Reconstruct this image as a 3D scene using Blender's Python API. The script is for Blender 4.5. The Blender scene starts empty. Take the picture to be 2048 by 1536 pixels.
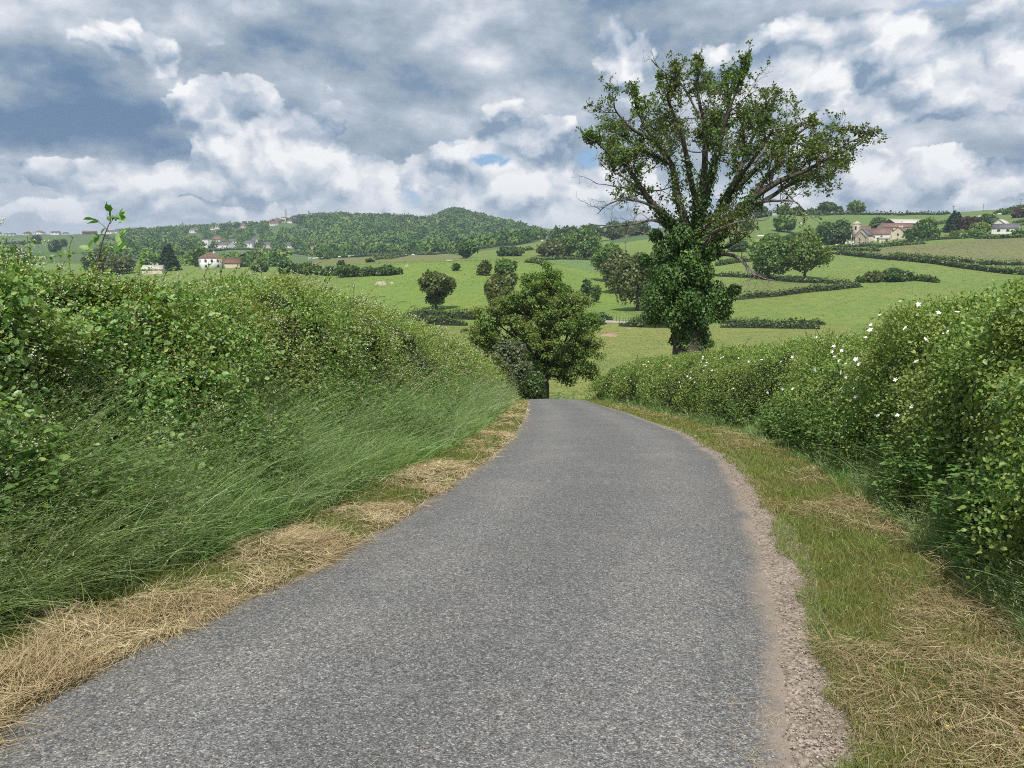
import bpy, math, random
import numpy as np
from mathutils import Vector

# ---------------------------------------------------------------- camera, sky, sun, exposure
SC = bpy.context.scene
C = SC.collection
rng = np.random.default_rng(7)
random.seed(7)
PI = math.pi
F, CX, CY = 1550.0, 1024.0, 768.0            # focal length and centre in photo pixels
P = math.atan((768 - 520) / F)               # downward pitch: eye level sits at row 520
sP, cP = math.sin(P), math.cos(P)

cam_d = bpy.data.cameras.new("camera")
cam_d.sensor_width = 36.0
cam_d.lens = F / 2048 * 36.0
cam_d.clip_start = 0.05
cam_d.clip_end = 20000
cam = bpy.data.objects.new("camera", cam_d)
C.objects.link(cam)
cam.rotation_euler = (PI / 2 - P, 0, 0)
SC.camera = cam

SUN_EL, SUN_AZ = math.radians(57), math.radians(187)   # azimuth from +Y towards +X: sun stands high high behind the viewer
sun_d = bpy.data.lights.new("sun", 'SUN')
sun_d.energy = 4.3
sun_d.angle = math.radians(1.2)
sun_d.color = (1.0, 0.955, 0.88)
sun = bpy.data.objects.new("sun", sun_d)
C.objects.link(sun)
_sd = Vector((math.sin(SUN_AZ) * math.cos(SUN_EL), math.cos(SUN_AZ) * math.cos(SUN_EL), math.sin(SUN_EL)))
sun.rotation_euler = _sd.to_track_quat('Z', 'Y').to_euler()

SC.view_settings.view_transform = 'Standard'
SC.view_settings.look = 'None'
SC.view_settings.gamma = 1.0
SC.view_settings.exposure = 0.22
SC.render.engine = 'CYCLES'
cy = SC.cycles
cy.max_bounces = 5
cy.diffuse_bounces = 3
cy.glossy_bounces = 1
cy.transmission_bounces = 3
cy.transparent_max_bounces = 6
cy.volume_bounces = 0
cy.caustics_reflective = False
cy.caustics_refractive = False
cy.use_denoising = False
cy.filter_width = 1.0


def ray(px, py):
    """photo pixel -> (x/y, z/y) of its line of sight"""
    v, u = (py - CY) / F, (px - CX) / F
    y = cP - v * sP
    return u / y, (-sP - v * cP) / y


class NT:
    """small helper that writes node expressions"""
    def __init__(self, tree):
        self.t = tree

    def node(self, kind, **kw):
        n = self.t.nodes.new(kind)
        for k, v in kw.items():
            setattr(n, k, v)
        return n

    def put(self, sock, val):
        if isinstance(val, bpy.types.NodeSocket):
            self.t.links.new(val, sock)
        elif val is not None:
            sock.default_value = val

    def m(self, op, a, b=None, c=None, clamp=False):
        n = self.node('ShaderNodeMath', operation=op, use_clamp=clamp)
        for i, v in enumerate((a, b, c)):
            if v is not None:
                self.put(n.inputs[i], v)
        return n.outputs[0]

    def add(self, a, b): return self.m('ADD', a, b)
    def sub(self, a, b): return self.m('SUBTRACT', a, b)
    def mul(self, a, b): return self.m('MULTIPLY', a, b)
    def mad(self, a, b, c): return self.m('MULTIPLY_ADD', a, b, c)

    def sstep(self, x, lo, hi, a=0.0, b=1.0):
        n = self.node('ShaderNodeMapRange', interpolation_type='SMOOTHSTEP')
        for i, v in enumerate((x, lo, hi, a, b)):
            self.put(n.inputs[i], v)
        return n.outputs[0]

    def lin(self, x, lo, hi, a=0.0, b=1.0):
        n = self.node('ShaderNodeMapRange')
        for i, v in enumerate((x, lo, hi, a, b)):
            self.put(n.inputs[i], v)
        return n.outputs[0]

    def xyz(self, x, y, z):
        n = self.node('ShaderNodeCombineXYZ')
        for i, v in enumerate((x, y, z)):
            self.put(n.inputs[i], v)
        return n.outputs[0]

    def noise(self, vec, scale, detail=4.0, rough=0.55, dist=0.0, color=False, lac=2.0, dim='3D'):
        n = self.node('ShaderNodeTexNoise', noise_dimensions=dim)
        self.put(n.inputs['Vector'], vec)
        self.put(n.inputs['Scale'], scale)
        n.inputs['Detail'].default_value = detail
        n.inputs['Roughness'].default_value = rough
        n.inputs['Lacunarity'].default_value = lac
        n.inputs['Distortion'].default_value = dist
        return n.outputs['Color'] if color else n.outputs[0]

    def vor(self, vec, scale, out='Distance', feature='F1', smooth=0.5, detail=0.0, rough=0.5, dim='3D'):
        n = self.node('ShaderNodeTexVoronoi', feature=feature, voronoi_dimensions=dim)
        self.put(n.inputs['Vector'], vec)
        n.inputs['Scale'].default_value = scale
        if 'Detail' in n.inputs:
            n.inputs['Detail'].default_value = detail
            n.inputs['Roughness'].default_value = rough
        if feature == 'SMOOTH_F1':
            n.inputs['Smoothness'].default_value = smooth
        return n.outputs[out]

    def mix(self, fac, a, b, mode='MIX'):
        n = self.node('ShaderNodeMix', data_type='RGBA', blend_type=mode)
        self.put(n.inputs[0], fac)
        self.put(n.inputs[6], a if isinstance(a, bpy.types.NodeSocket) else (*a[:3], 1))
        self.put(n.inputs[7], b if isinstance(b, bpy.types.NodeSocket) else (*b[:3], 1))
        return n.outputs[2]

    def ramp(self, fac, stops, interp='LINEAR'):
        n = self.node('ShaderNodeValToRGB')
        n.color_ramp.interpolation = interp
        el = n.color_ramp.elements
        while len(el) < len(stops):
            el.new(0.5)
        for e, (p, c) in zip(el, stops):
            e.position = p
            e.color = (*c[:3], 1)
        self.put(n.inputs[0], fac)
        return n.outputs[0]

    def sep(self, vec):
        n = self.node('ShaderNodeSeparateXYZ')
        self.put(n.inputs[0], vec)
        return n.outputs

    def rgb(self, r, g, b):
        n = self.node('ShaderNodeCombineColor')
        for i, v in enumerate((r, g, b)):
            self.put(n.inputs[i], v)
        return n.outputs[0]


# ---- the sky: Nishita air behind banks of cumulus and stratus
W = bpy.data.worlds.new("World")
SC.world = W
W.use_nodes = True
W.cycles.sampling_method = 'MANUAL'
W.cycles.sample_map_resolution = 256
W.node_tree.nodes.clear()
k = NT(W.node_tree)
SKY_STRENGTH = 0.10
sky = k.node('ShaderNodeTexSky', sky_type='NISHITA', sun_disc=False)
sky.sun_elevation = SUN_EL
sky.sun_rotation = SUN_AZ
sky.air_density = 1.0
sky.dust_density = 1.0
sky.ozone_density = 1.5
geo = k.node('ShaderNodeTexCoord')
dx, dy, dz = k.sep(geo.outputs['Generated'])
U = k.m('ARCTAN2', dx, dy)
E = k.m('ARCSINE', dz)


def ae(px, py):
    t, s = ray(px, py)
    return math.atan(t), math.atan(s / math.sqrt(1 + t * t))


# warped angular coordinates give every bank its torn and rounded edge
En = k.mul(E, 1.25)
w1 = k.noise(k.xyz(U, En, 0.3), 6.0, 5.0, 0.60, color=True, dim='2D')
wr, wg, wb = k.sep(w1)
w2 = k.noise(k.xyz(U, En, 4.1), 40.0, 4.0, 0.65, color=True, dim='2D')
vr, vg, vb = k.sep(w2)
Uw = k.mad(k.sub(vr, 0.5), 0.022, k.mad(k.sub(wr, 0.5), 0.10, U))
Ew = k.mad(k.sub(vg, 0.5), 0.014, k.mad(k.sub(wg, 0.5), 0.055, E))


def blob(px, py, rx, rt, rb, warped=True, wide=1.0):
    """soft patch of sky centred on a direction, with its own reach above and below"""
    u0, e0 = ae(px, py)
    rx, rt, rb = rx / F, rt / F, rb / F
    uu, ee = (Uw, Ew) if warped else (U, E)
    du = k.mul(k.sub(uu, u0), 1 / rx)
    de = k.sub(ee, e0)
    up = k.mul(k.m('MAXIMUM', de, 0.0), 1 / rt)
    dn = k.mul(k.m('MINIMUM', de, 0.0), 1 / rb)
    q = k.add(k.mul(du, du), k.add(k.mul(up, up), k.mul(dn, dn)))
    return k.m('EXPONENT', k.mul(q, -1.0))


def total(items):
    acc = None
    for amp, b in items:
        v = k.mul(b, amp)
        acc = v if acc is None else k.add(acc, v)
    return acc


# cauliflower relief of the heaps, and how it catches the light from above
def puff(uo, eo):
    v = k.xyz(k.add(Uw, uo), k.mul(k.add(Ew, eo), 1.25), 1.7)
    b1 = k.vor(v, 11.0, feature='SMOOTH_F1', smooth=0.25, detail=2.5, rough=0.52, dim='2D')
    return k.mad(b1, -0.5, 0.75)


def soft(uo, eo):
    return k.noise(k.xyz(k.add(U, uo), k.mul(k.add(E, eo), 2.0), 5.0), 5.5, 6.0, 0.56, dim='2D')


p0 = puff(0.0, 0.0)
p1 = puff(0.006, 0.020)
lit = k.sub(p0, p1)
s0 = soft(0.0, 0.0)
s1 = soft(0.008, 0.030)
sheen = k.sub(s0, s1)
broad = k.noise(k.xyz(U, k.mul(E, 2.2), 7.7), 3.2, 3.0, 0.55, dim='2D')

# the grey sheet behind: soft, layered, dark undersides
tone = total([
    (-0.40, blob(170, 215, 300, 120, 80)), (-0.34, blob(60, 268, 360, 60, 34)), (-0.26, blob(640, 378, 200, 40, 26)),
    (-0.20, blob(380, 380, 200, 24, 20)), (-0.12, blob(620, 90, 240, 80, 60)), (-0.14, blob(860, 180, 160, 50, 45)),
    (-0.22, blob(1060, 392, 130, 40, 28)), (-0.14, blob(740, 278, 220, 32, 28)), (-0.14, blob(1240, 30, 200, 50, 40)),
    (-0.22, blob(1500, 95, 100, 40, 46)), (-0.18, blob(1830, 330, 260, 40, 34)), (-0.14, blob(1960, 200, 100, 80, 60)),
    (-0.14, blob(1700, 165, 150, 40, 40)), (-0.18, blob(1900, 398, 220, 24, 14)), (-0.14, blob(150, 412, 260, 22, 20)),
    (-0.12, blob(960, 60, 300, 60, 40)),
    (0.18, blob(150, 338, 260, 26, 34)), (0.16, blob(400, 342, 140, 28, 26)), (0.14, blob(1080, 225, 120, 45, 38)),
    (0.14, blob(1960, 345, 140, 28, 20)), (0.14, blob(1720, 345, 150, 36, 34)), (0.20, blob(520, 424, 300, 18, 14)),
    (0.20, blob(1250, 432, 320, 22, 20)), (0.12, blob(60, 20, 150, 40, 40)), (0.10, blob(330, 110, 160, 50, 40)),
    (0.14, blob(1500, 410, 220, 20, 18)), (0.10, blob(720, 30, 220, 40, 40)),
])
tone = k.add(tone, k.add(k.mul(sheen, 1.1), k.mad(k.sub(broad, 0.5), 0.42, k.mad(k.sub(s0, 0.5), 0.50, k.mad(lit, 0.36, 0.60)))))
cloud = k.ramp(k.m('ADD', tone, 0.0, clamp=True), [
    (0.00, (0.110, 0.190, 0.320)), (0.20, (0.188, 0.272, 0.382)), (0.40, (0.302, 0.370, 0.445)),
    (0.55, (0.380, 0.444, 0.525)), (0.70, (0.510, 0.555, 0.625)), (0.85, (0.640, 0.675, 0.725)), (1.00, (0.780, 0.795, 0.820))])


def heap(cloud, items, lo, hi, gain, base):
    """a bank of cumulus laid over what is behind it: hard lit rim, blue grey foot"""
    d = k.mad(p0, gain, total(items))
    hm = k.sstep(d, lo, hi)
    up = total([(a, b2) for a, b2 in items])
    inner = k.add(k.mad(lit, 2.4, base), k.mad(k.m('MINIMUM', k.sub(d, lo), 0.35), 0.35, k.add(k.mul(sheen, 0.7), k.mad(k.sub(broad, 0.5), 0.35, k.mul(k.sub(vb, 0.5), 0.20)))))
    white = k.ramp(inner, [(0.0, (0.200, 0.285, 0.395)), (0.25, (0.340, 0.416, 0.512)), (0.5, (0.500, 0.550, 0.630)), (0.75, (0.680, 0.705, 0.745)), (1.0, (0.860, 0.865, 0.872))])
    return k.mix(hm, cloud, white)


cloud = heap(cloud, [(0.85, blob(1235, 95, 80, 60, 70)), (0.8, blob(1480, 130, 90, 40, 70)), (0.95, blob(1650, 80, 95, 55, 60)), (0.9, blob(1780, 70, 80, 55, 70)), (0.95, blob(2020, 70, 80, 60, 100)),
                     (0.85, blob(1860, 170, 140, 50, 60)), (0.85, blob(1650, 250, 150, 50, 60)), (0.55, blob(310, 95, 150, 40, 50))], 0.64, 0.82, 1.0, 0.38)
cloud = heap(cloud, [(1.15, blob(465, 262, 96, 70, 76)), (1.1, blob(585, 305, 100, 70, 60)), (0.85, blob(690, 360, 100, 40, 50)), (0.7, blob(150, 350, 220, 26, 46)), (0.7, blob(340, 350, 120, 30, 40)),
                     (1.15, blob(1035, 322, 88, 70, 84)), (0.9, blob(905, 350, 76, 50, 60)), (0.85, blob(1150, 390, 80, 54, 50)), (0.8, blob(1245, 350, 90, 56, 80)), (0.7, blob(1960, 345, 140, 30, 40)), (0.7, blob(1730, 350, 130, 34, 50))], 0.64, 0.72, 1.0, 0.46)
cloud = heap(cloud, [(0.75, blob(90, 425, 140, 16, 24)), (0.75, blob(330, 430, 130, 16, 24)), (0.8, blob(560, 425, 140, 18, 24)), (0.8, blob(800, 405, 120, 24, 40)), (0.75, blob(1030, 435, 140, 14, 20)), (0.75, blob(1500, 415, 200, 16, 24)), (0.7, blob(1800, 420, 160, 14, 20))], 0.62, 0.76, 1.0, 0.50)
gap = total([(0.9, blob(985, 322, 34, 12, 12)), (0.8, blob(1185, 305, 50, 18, 20)), (0.7, blob(835, 395, 26, 30, 22)),
             (0.6, blob(1250, 400, 60, 16, 16)), (0.55, blob(1870, 8, 90, 18, 14)), (0.5, blob(880, 285, 80, 7, 7))])
gapm = k.sstep(k.add(gap, k.mul(k.sub(wb, 0.5), 0.7)), 0.25, 0.80)
blue = k.mix(0.55, k.mix(1.0, sky.outputs[0], (SKY_STRENGTH,) * 3, 'MULTIPLY'), (0.16, 0.36, 0.68))
hz = k.sstep(E, 0.0, 0.10, 0.55, 0.0)
col = k.mix(gapm, cloud, blue)
col = k.mix(hz, col, (0.56, 0.635, 0.72))
# below eye level the air only
col = k.mix(k.sstep(E, -0.06, -0.01, 1.0, 0.0), col, (0.22, 0.27, 0.26))
bg = k.node('ShaderNodeBackground')
k.put(bg.inputs[0], k.mix(1.0, col, (1 / SKY_STRENGTH,) * 3, 'MULTIPLY'))
bg.inputs[1].default_value = SKY_STRENGTH
wo = k.node('ShaderNodeOutputWorld')
W.node_tree.links.new(bg.outputs[0], wo.inputs[0])


# ---------------------------------------------------------------- numpy helpers
def _hash(ix, iy, iz, seed):
    h = (ix.astype(np.int64) * 374761393 + iy.astype(np.int64) * 668265263 + iz.astype(np.int64) * 2147483647 + seed * 1274126177) & 0xFFFFFFFF
    h = ((h ^ (h >> 13)) * 1274126177) & 0xFFFFFFFF
    h = (h ^ (h >> 16)) & 0xFFFFFFFF
    return h / 4294967295.0


def vnoise(p, seed=0):
    """smooth value noise 0..1 for points (N,3) or (N,2)"""
    p = np.asarray(p, float)
    if p.shape[1] == 2:
        p = np.column_stack([p, np.zeros(len(p))])
    i = np.floor(p).astype(np.int64)
    f = p - i
    f = f * f * (3 - 2 * f)
    out = 0
    for a in (0, 1):
        for b in (0, 1):
            for c in (0, 1):
                w = (f[:, 0] if a else 1 - f[:, 0]) * (f[:, 1] if b else 1 - f[:, 1]) * (f[:, 2] if c else 1 - f[:, 2])
                out = out + w * _hash(i[:, 0] + a, i[:, 1] + b, i[:, 2] + c, seed)
    return out


def fbm(p, octv=3, seed=0):
    p = np.asarray(p, float)
    s, amp, tot = 0, 1.0, 0
    for o in range(octv):
        s = s + amp * vnoise(p * 2 ** o + 17.3 * o, seed + o)
        tot += amp
        amp *= 0.5
    return s / tot


def unit(v):
    return v / np.maximum(np.linalg.norm(v, axis=-1, keepdims=True), 1e-9)


def mesh(name, V, Q, mat, parent=None, smooth=False, attrs=None):
    """one mesh object from vertex array and face array (all faces the same size, or a list of such arrays)"""
    me = bpy.data.meshes.new(name)
    V = np.asarray(V, np.float32)
    Q = Q if isinstance(Q, list) else [Q]
    Q = [np.asarray(q, np.int32) for q in Q if len(q)]
    me.vertices.add(len(V))
    me.vertices.foreach_set('co', V.ravel())
    nl = sum(q.size for q in Q)
    me.loops.add(nl)
    me.loops.foreach_set('vertex_index', np.concatenate([q.ravel() for q in Q]))
    starts, off = [], 0
    for q in Q:
        starts.append(off + np.arange(len(q), dtype=np.int32) * q.shape[1])
        off += q.size
    starts = np.concatenate(starts)
    me.polygons.add(len(starts))
    me.polygons.foreach_set('loop_start', starts)
    if smooth:
        me.polygons.foreach_set('use_smooth', np.ones(len(starts), bool))
    me.update(calc_edges=True)
    if attrs:
        for an, (kind, data) in attrs.items():
            a = me.attributes.new(an, kind, 'POINT')
            a.data.foreach_set('color' if kind == 'FLOAT_COLOR' else 'value', np.asarray(data, np.float32).ravel())
    if mat is not None:
        for mm in (mat if isinstance(mat, list) else [mat]):
            me.materials.append(mm)
    o = bpy.data.objects.new(name, me)
    C.objects.link(o)
    if parent is not None:
        o.parent = parent
    return o


def tag(o, label=None, cat=None, group=None, kind=None):
    for kk, v in (('label', label), ('category', cat), ('group', group), ('kind', kind)):
        if v:
            o[kk] = v
    return o


def empty(name, loc, label, cat, group=None, rz=0.0):
    o = bpy.data.objects.new(name, None)
    C.objects.link(o)
    o.empty_display_size = 0.3
    o.location = loc
    o.rotation_euler = (0, 0, rz)
    return tag(o, label, cat, group)


class Geo:
    """gathers pieces into one mesh"""
    def __init__(self):
        self.V, self.Q, self.n = [], {}, 0

    def put(self, V, Q):
        V = np.asarray(V, float)
        Q = np.asarray(Q, int)
        if not len(V):
            return
        self.V.append(V)
        self.Q.setdefault(Q.shape[1], []).append(Q + self.n)
        self.n += len(V)

    def box(self, x0, x1, y0, y1, z0, z1):
        v = [(x, y, z) for z in (z0, z1) for x, y in ((x0, y0), (x1, y0), (x1, y1), (x0, y1))]
        self.put(v, [(3, 2, 1, 0), (4, 5, 6, 7), (0, 1, 5, 4), (1, 2, 6, 5), (2, 3, 7, 6), (3, 0, 4, 7)])

    def tube(self, pts, rad, sides=6):
        pts = np.asarray(pts, float)
        rad = np.broadcast_to(np.asarray(rad, float), (len(pts),))
        d = unit(np.gradient(pts, axis=0))
        ref = np.array([0.31, 0.17, 0.93]) if abs(d[0, 2]) < 0.9 else np.array([0.9, 0.3, 0.1])
        a = unit(np.cross(d, ref))
        b = np.cross(d, a)
        th = np.arange(sides) / sides * 2 * PI
        ring = a[:, None] * np.cos(th)[None, :, None] + b[:, None] * np.sin(th)[None, :, None]
        v = (pts[:, None] + ring * rad[:, None, None]).reshape(-1, 3)
        n = len(pts)
        i = np.arange(n - 1)[:, None] * sides + np.arange(sides)[None]
        j = np.arange(n - 1)[:, None] * sides + (np.arange(sides)[None] + 1) % sides
        q = np.stack([i, j, j + sides, i + sides], -1).reshape(-1, 4)
        self.put(v, q)

    def leaves(self, pos, along, nrm, size, kind=6):
        V, Q = leaf_geo(pos, along, nrm, size, kind)
        self.put(V, Q)

    def build(self, name, mat, parent=None, smooth=False):
        if not self.n:
            return None
        return mesh(name, np.concatenate(self.V), [np.concatenate(q) for q in self.Q.values()], mat, parent, smooth)


LEAF6 = np.array([(0, 0, 0), (.30, .26, .07), (.27, .62, .05), (0, 1, -.08), (-.27, .62, .05), (-.30, .26, .07)])
LEAFS = np.array([(0, 0, 0), (.11, .45, .03), (0, 1, -.03), (-.11, .45, .03)])
LEAF4 = np.array([(0, 0, 0), (.40, .48, .12), (0, 1, -.05), (-.40, .48, .12)])


def leaf_geo(pos, along, nrm, size, kind=6):
    n = len(pos)
    a = unit(np.asarray(along, float))
    nn = np.asarray(nrm, float)
    b = unit(np.cross(a, nn) + 1e-6)
    c = np.cross(b, a)
    T = LEAF6 if kind == 6 else (LEAFS if kind == 3 else LEAF4)
    s = np.broadcast_to(np.asarray(size, float), (n,))[:, None, None]
    V = pos[:, None] + s * (T[None, :, 0:1] * b[:, None] + T[None, :, 1:2] * a[:, None] + T[None, :, 2:3] * c[:, None])
    base = np.arange(n)[:, None] * len(T)
    if kind == 6:
        Q = np.concatenate([base + np.array([[0, 1, 2, 3]]), base + np.array([[0, 3, 4, 5]])])
    else:
        Q = base + np.array([[0, 1, 2, 3]])
    return V.reshape(-1, 3), Q


def ribbons(pos, d0, bend, length, width, segs=4, face=None, curl=None):
    """grass blades: start direction d0 (N,3), bend vector (N,3) added quadratically along the length"""
    n = len(pos)
    u = np.linspace(0, 1, segs + 1)
    L = np.broadcast_to(np.asarray(length, float), (n,))
    p = pos[:, None] + L[:, None, None] * (u[None, :, None] * d0[:, None] + (u ** 2)[None, :, None] * bend[:, None])
    side = unit(np.cross(d0, face if face is not None else rng.normal(size=(n, 3))) + 1e-6)
    w = np.broadcast_to(np.asarray(width, float), (n,))
    prof = np.array([1.0 - 0.92 * x ** 1.6 for x in u])
    off = side[:, None] * (w[:, None] * prof[None])[:, :, None] * 0.5
    V = np.stack([p - off, p + off], 2).reshape(-1, 3)
    base = (np.arange(n) * (segs + 1) * 2)[:, None]
    i = np.arange(segs)[None] * 2
    Q = np.stack([base + i, base + i + 1, base + i + 3, base + i + 2], -1).reshape(-1, 4)
    return V, Q, p


# ---------------------------------------------------------------- materials
def material(name):
    m = bpy.data.materials.new(name)
    m.use_nodes = True
    m.node_tree.nodes.clear()
    kk = NT(m.node_tree)
    out = kk.node('ShaderNodeOutputMaterial')
    return m, kk, out


def pbr(kk, out, col, rough=0.9, spec=0.3, normal=None):
    b = kk.node('ShaderNodeBsdfPrincipled')
    kk.put(b.inputs['Base Color'], col if isinstance(col, bpy.types.NodeSocket) else (*col, 1))
    kk.put(b.inputs['Roughness'], rough)
    b.inputs['Specular IOR Level'].default_value = spec
    if normal is not None:
        kk.put(b.inputs['Normal'], normal)
    kk.t.links.new(b.outputs[0], out.inputs[0])
    return b


def leaf_mat(name, cols, patch=None, scale=0.6, trans=0.32, gloss=0.03, rough=0.5, gain=1.0):
    """foliage: each leaf its own shade, drifting with place; partly translucent"""
    m, kk, out = material(name)
    cols = [tuple(min(0.8, v * gain) for v in c) for c in cols]
    patch = tuple(v * gain for v in patch) if patch else None
    g = kk.node('ShaderNodeNewGeometry')
    col = kk.ramp(g.outputs['Random Per Island'], [(i / (len(cols) - 1), c) for i, c in enumerate(cols)])
    if patch is not None:
        pos = g.outputs['Position']
        nz = kk.noise(pos, scale, 3.0, 0.6)
        col = kk.mix(kk.sstep(nz, 0.42, 0.62), col, kk.mix(0.65, col, patch))
    d = kk.node('ShaderNodeBsdfDiffuse')
    kk.put(d.inputs[0], col)
    t = kk.node('ShaderNodeBsdfTranslucent')
    kk.put(t.inputs[0], kk.mix(1.0, col, (1.15, 1.25, 0.55), 'MULTIPLY'))
    s = kk.node('ShaderNodeMixShader')
    s.inputs[0].default_value = trans
    kk.t.links.new(d.outputs[0], s.inputs[1])
    kk.t.links.new(t.outputs[0], s.inputs[2])
    last = s
    if gloss:
        gl = kk.node('ShaderNodeBsdfGlossy')
        gl.inputs['Color'].default_value = (1, 1, 1, 1)
        gl.inputs['Roughness'].default_value = rough
        s2 = kk.node('ShaderNodeMixShader')
        s2.inputs[0].default_value = gloss
        kk.t.links.new(s.outputs[0], s2.inputs[1])
        kk.t.links.new(gl.outputs[0], s2.inputs[2])
        last = s2
    kk.t.links.new(last.outputs[0], out.inputs[0])
    return m


def plain(name, col, rough=0.85, spec=0.3, vary=0.25, scale=3.0, bump=0.0):
    m, kk, out = material(name)
    g = kk.node('ShaderNodeNewGeometry')
    nz = kk.noise(g.outputs['Position'], scale, 4.0, 0.6)
    c = kk.mix(kk.sstep(nz, 0.3, 0.7), [x * (1 - vary) for x in col], [min(1, x * (1 + vary)) for x in col])
    nrm = None
    if bump:
        bn = kk.node('ShaderNodeBump')
        bn.inputs['Strength'].default_value = bump
        bn.inputs['Distance'].default_value = 0.1
        kk.put(bn.inputs['Height'], nz)
        nrm = bn.outputs[0]
    pbr(kk, out, c, rough, spec, nrm)
    return m


# ---------------------------------------------------------------- the lie of the land
RY = [-12, -5, 0, 3.26, 5.68, 7.65, 11.56, 18, 26.1, 40, 47.7, 52, 60, 75]
RZ = [-0.4, -1.08, -1.62, -2.06, -2.37, -2.63, -3.14, -4.05, -5.22, -7.42, -8.62, -9.72, -11.4, -13.3]


def zr(y):
    return np.interp(y, RY, RZ)


# rows of the photo at given distances for several columns: (column, [(distance, row), ...])
PROFILE = [
    (-400, [(165, 640), (330, 572), (440, 552), (600, 535), (800, 505), (1100, 486), (1500, 472), (1800, 478), (4000, 500)]),
    (0, [(165, 650), (330, 572), (440, 551), (600, 533), (800, 504), (1100, 486), (1500, 471), (1800, 478), (4000, 500)]),
    (210, [(165, 650), (330, 570), (440, 548), (600, 530), (800, 505), (1100, 486), (1500, 468), (1800, 476), (4000, 500)]),
    (300, [(165, 650), (330, 566), (440, 542), (600, 530), (800, 514), (1100, 490), (1500, 463), (1800, 474), (4000, 500)]),
    (420, [(165, 653), (330, 560), (440, 537), (600, 530), (720, 524), (900, 502), (1200, 485), (1600, 454), (1900, 470), (4000, 500)]),
    (520, [(165, 655), (330, 545), (440, 534), (600, 526), (720, 521), (900, 506), (1200, 488), (1650, 449), (1900, 462), (4000, 500)]),
    (580, [(165, 655), (300, 548), (420, 534), (600, 520), (720, 518), (900, 512), (1200, 485), (1700, 440), (1950, 455), (4000, 500)]),
    (680, [(165, 655), (179, 640), (250, 575), (330, 536), (450, 529), (600, 519), (800, 514), (1000, 510), (1300, 468), (1700, 434), (2000, 445), (4000, 500)]),
    (780, [(165, 655), (179, 632), (250, 570), (300, 540), (340, 526), (450, 524), (600, 517), (800, 510), (1000, 505), (1300, 462), (1700, 437), (2000, 450), (4000, 500)]),
    (860, [(165, 655), (179, 621), (210, 598), (260, 560), (335, 522), (420, 521), (600, 515), (800, 507), (1000, 502), (1300, 470), (1700, 443), (2000, 450), (4000, 500)]),
    (910, [(165, 655), (179, 620), (210, 597), (260, 558), (335, 521), (420, 520), (600, 513), (800, 505), (1000, 500), (1300, 465), (1700, 423), (2000, 440), (4000, 500)]),
    (960, [(165, 655), (179, 620), (210, 597), (260, 557), (335, 522), (420, 520), (520, 513), (640, 500), (800, 498), (1000, 497), (1300, 470), (1700, 434), (2000, 450), (4000, 500)]),
    (1010, [(165, 655), (179, 620), (210, 598), (260, 558), (335, 524), (420, 519), (520, 510), (640, 494), (800, 490), (1000, 488), (1300, 470), (1700, 449), (2000, 460), (4000, 500)]),
    (1100, [(165, 655), (179, 622), (210, 603), (260, 566), (335, 530), (420, 519), (520, 505), (640, 487), (800, 480), (1000, 475), (1300, 465), (1700, 457), (2000, 465), (4000, 500)]),
    (1200, [(165, 655), (179, 635), (210, 622), (260, 590), (335, 548), (420, 524), (520, 508), (640, 485), (800, 474), (1000, 468), (1300, 462), (1700, 462), (4000, 500)]),
    (1300, [(165, 655), (179, 640), (215, 616), (260, 585), (335, 540), (420, 515), (520, 495), (640, 476), (800, 460), (1000, 458), (1500, 470), (4000, 500)]),
    (1420, [(165, 655), (179, 642), (215, 606), (240, 585), (265, 556), (330, 524), (420, 500), (520, 474), (640, 450), (760, 442), (1000, 455), (4000, 500)]),
    (1540, [(165, 655), (179, 640), (215, 600), (240, 578), (265, 554), (330, 522), (400, 503), (480, 470), (560, 448), (660, 430), (760, 432), (1000, 445), (4000, 500)]),
    (1640, [(165, 655), (179, 638), (215, 590), (240, 568), (275, 548), (330, 521), (400, 497), (460, 486), (560, 450), (660, 428), (760, 430), (1000, 445), (4000, 500)]),
    (1740, [(165, 655), (179, 632), (210, 590), (240, 566), (280, 545), (335, 516), (400, 495), (450, 485), (560, 447), (660, 428), (760, 431), (1000, 445), (4000, 500)]),
    (1860, [(165, 650), (179, 628), (210, 588), (240, 562), (280, 540), (335, 514), (400, 488), (450, 473), (560, 446), (680, 428), (780, 431), (1000, 445), (4000, 500)]),
    (1960, [(165, 650), (179, 622), (210, 582), (240, 560), (280, 540), (335, 518), (400, 484), (450, 469), (560, 440), (680, 420), (780, 423), (1000, 440), (4000, 500)]),
    (2048, [(165, 650), (179, 618), (210, 578), (240, 556), (280, 538), (335, 520), (400, 480), (450, 464), (560, 434), (680, 410), (780, 414), (1000, 430), (4000, 500)]),
    (2500, [(165, 640), (240, 556), (335, 515), (450, 460), (680, 405), (780, 409), (4000, 500)]),
]
_YG = np.geomspace(75, 4000, 240)
_TG = np.array([(c - CX) / F for c, _ in PROFILE])
_ZG = []
for c, kn in PROFILE:
    ys = [75, 112] + [q for q, _ in kn]
    zs = [-13.3, -14.1] + [ray(c, row)[1] * q for q, row in kn]
    zz = np.interp(np.log(_YG), np.log(ys), zs)
    ker = np.array([1, 2, 3, 2, 1]) / 9.0
    zp = np.pad(zz, 2, mode='edge')
    sm = np.convolve(zp, ker, 'valid')
    w = np.clip((_YG - 80) / 30, 0, 1)
    _ZG.append(zz * (1 - w) + sm * w)
_ZG = np.array(_ZG)


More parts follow.
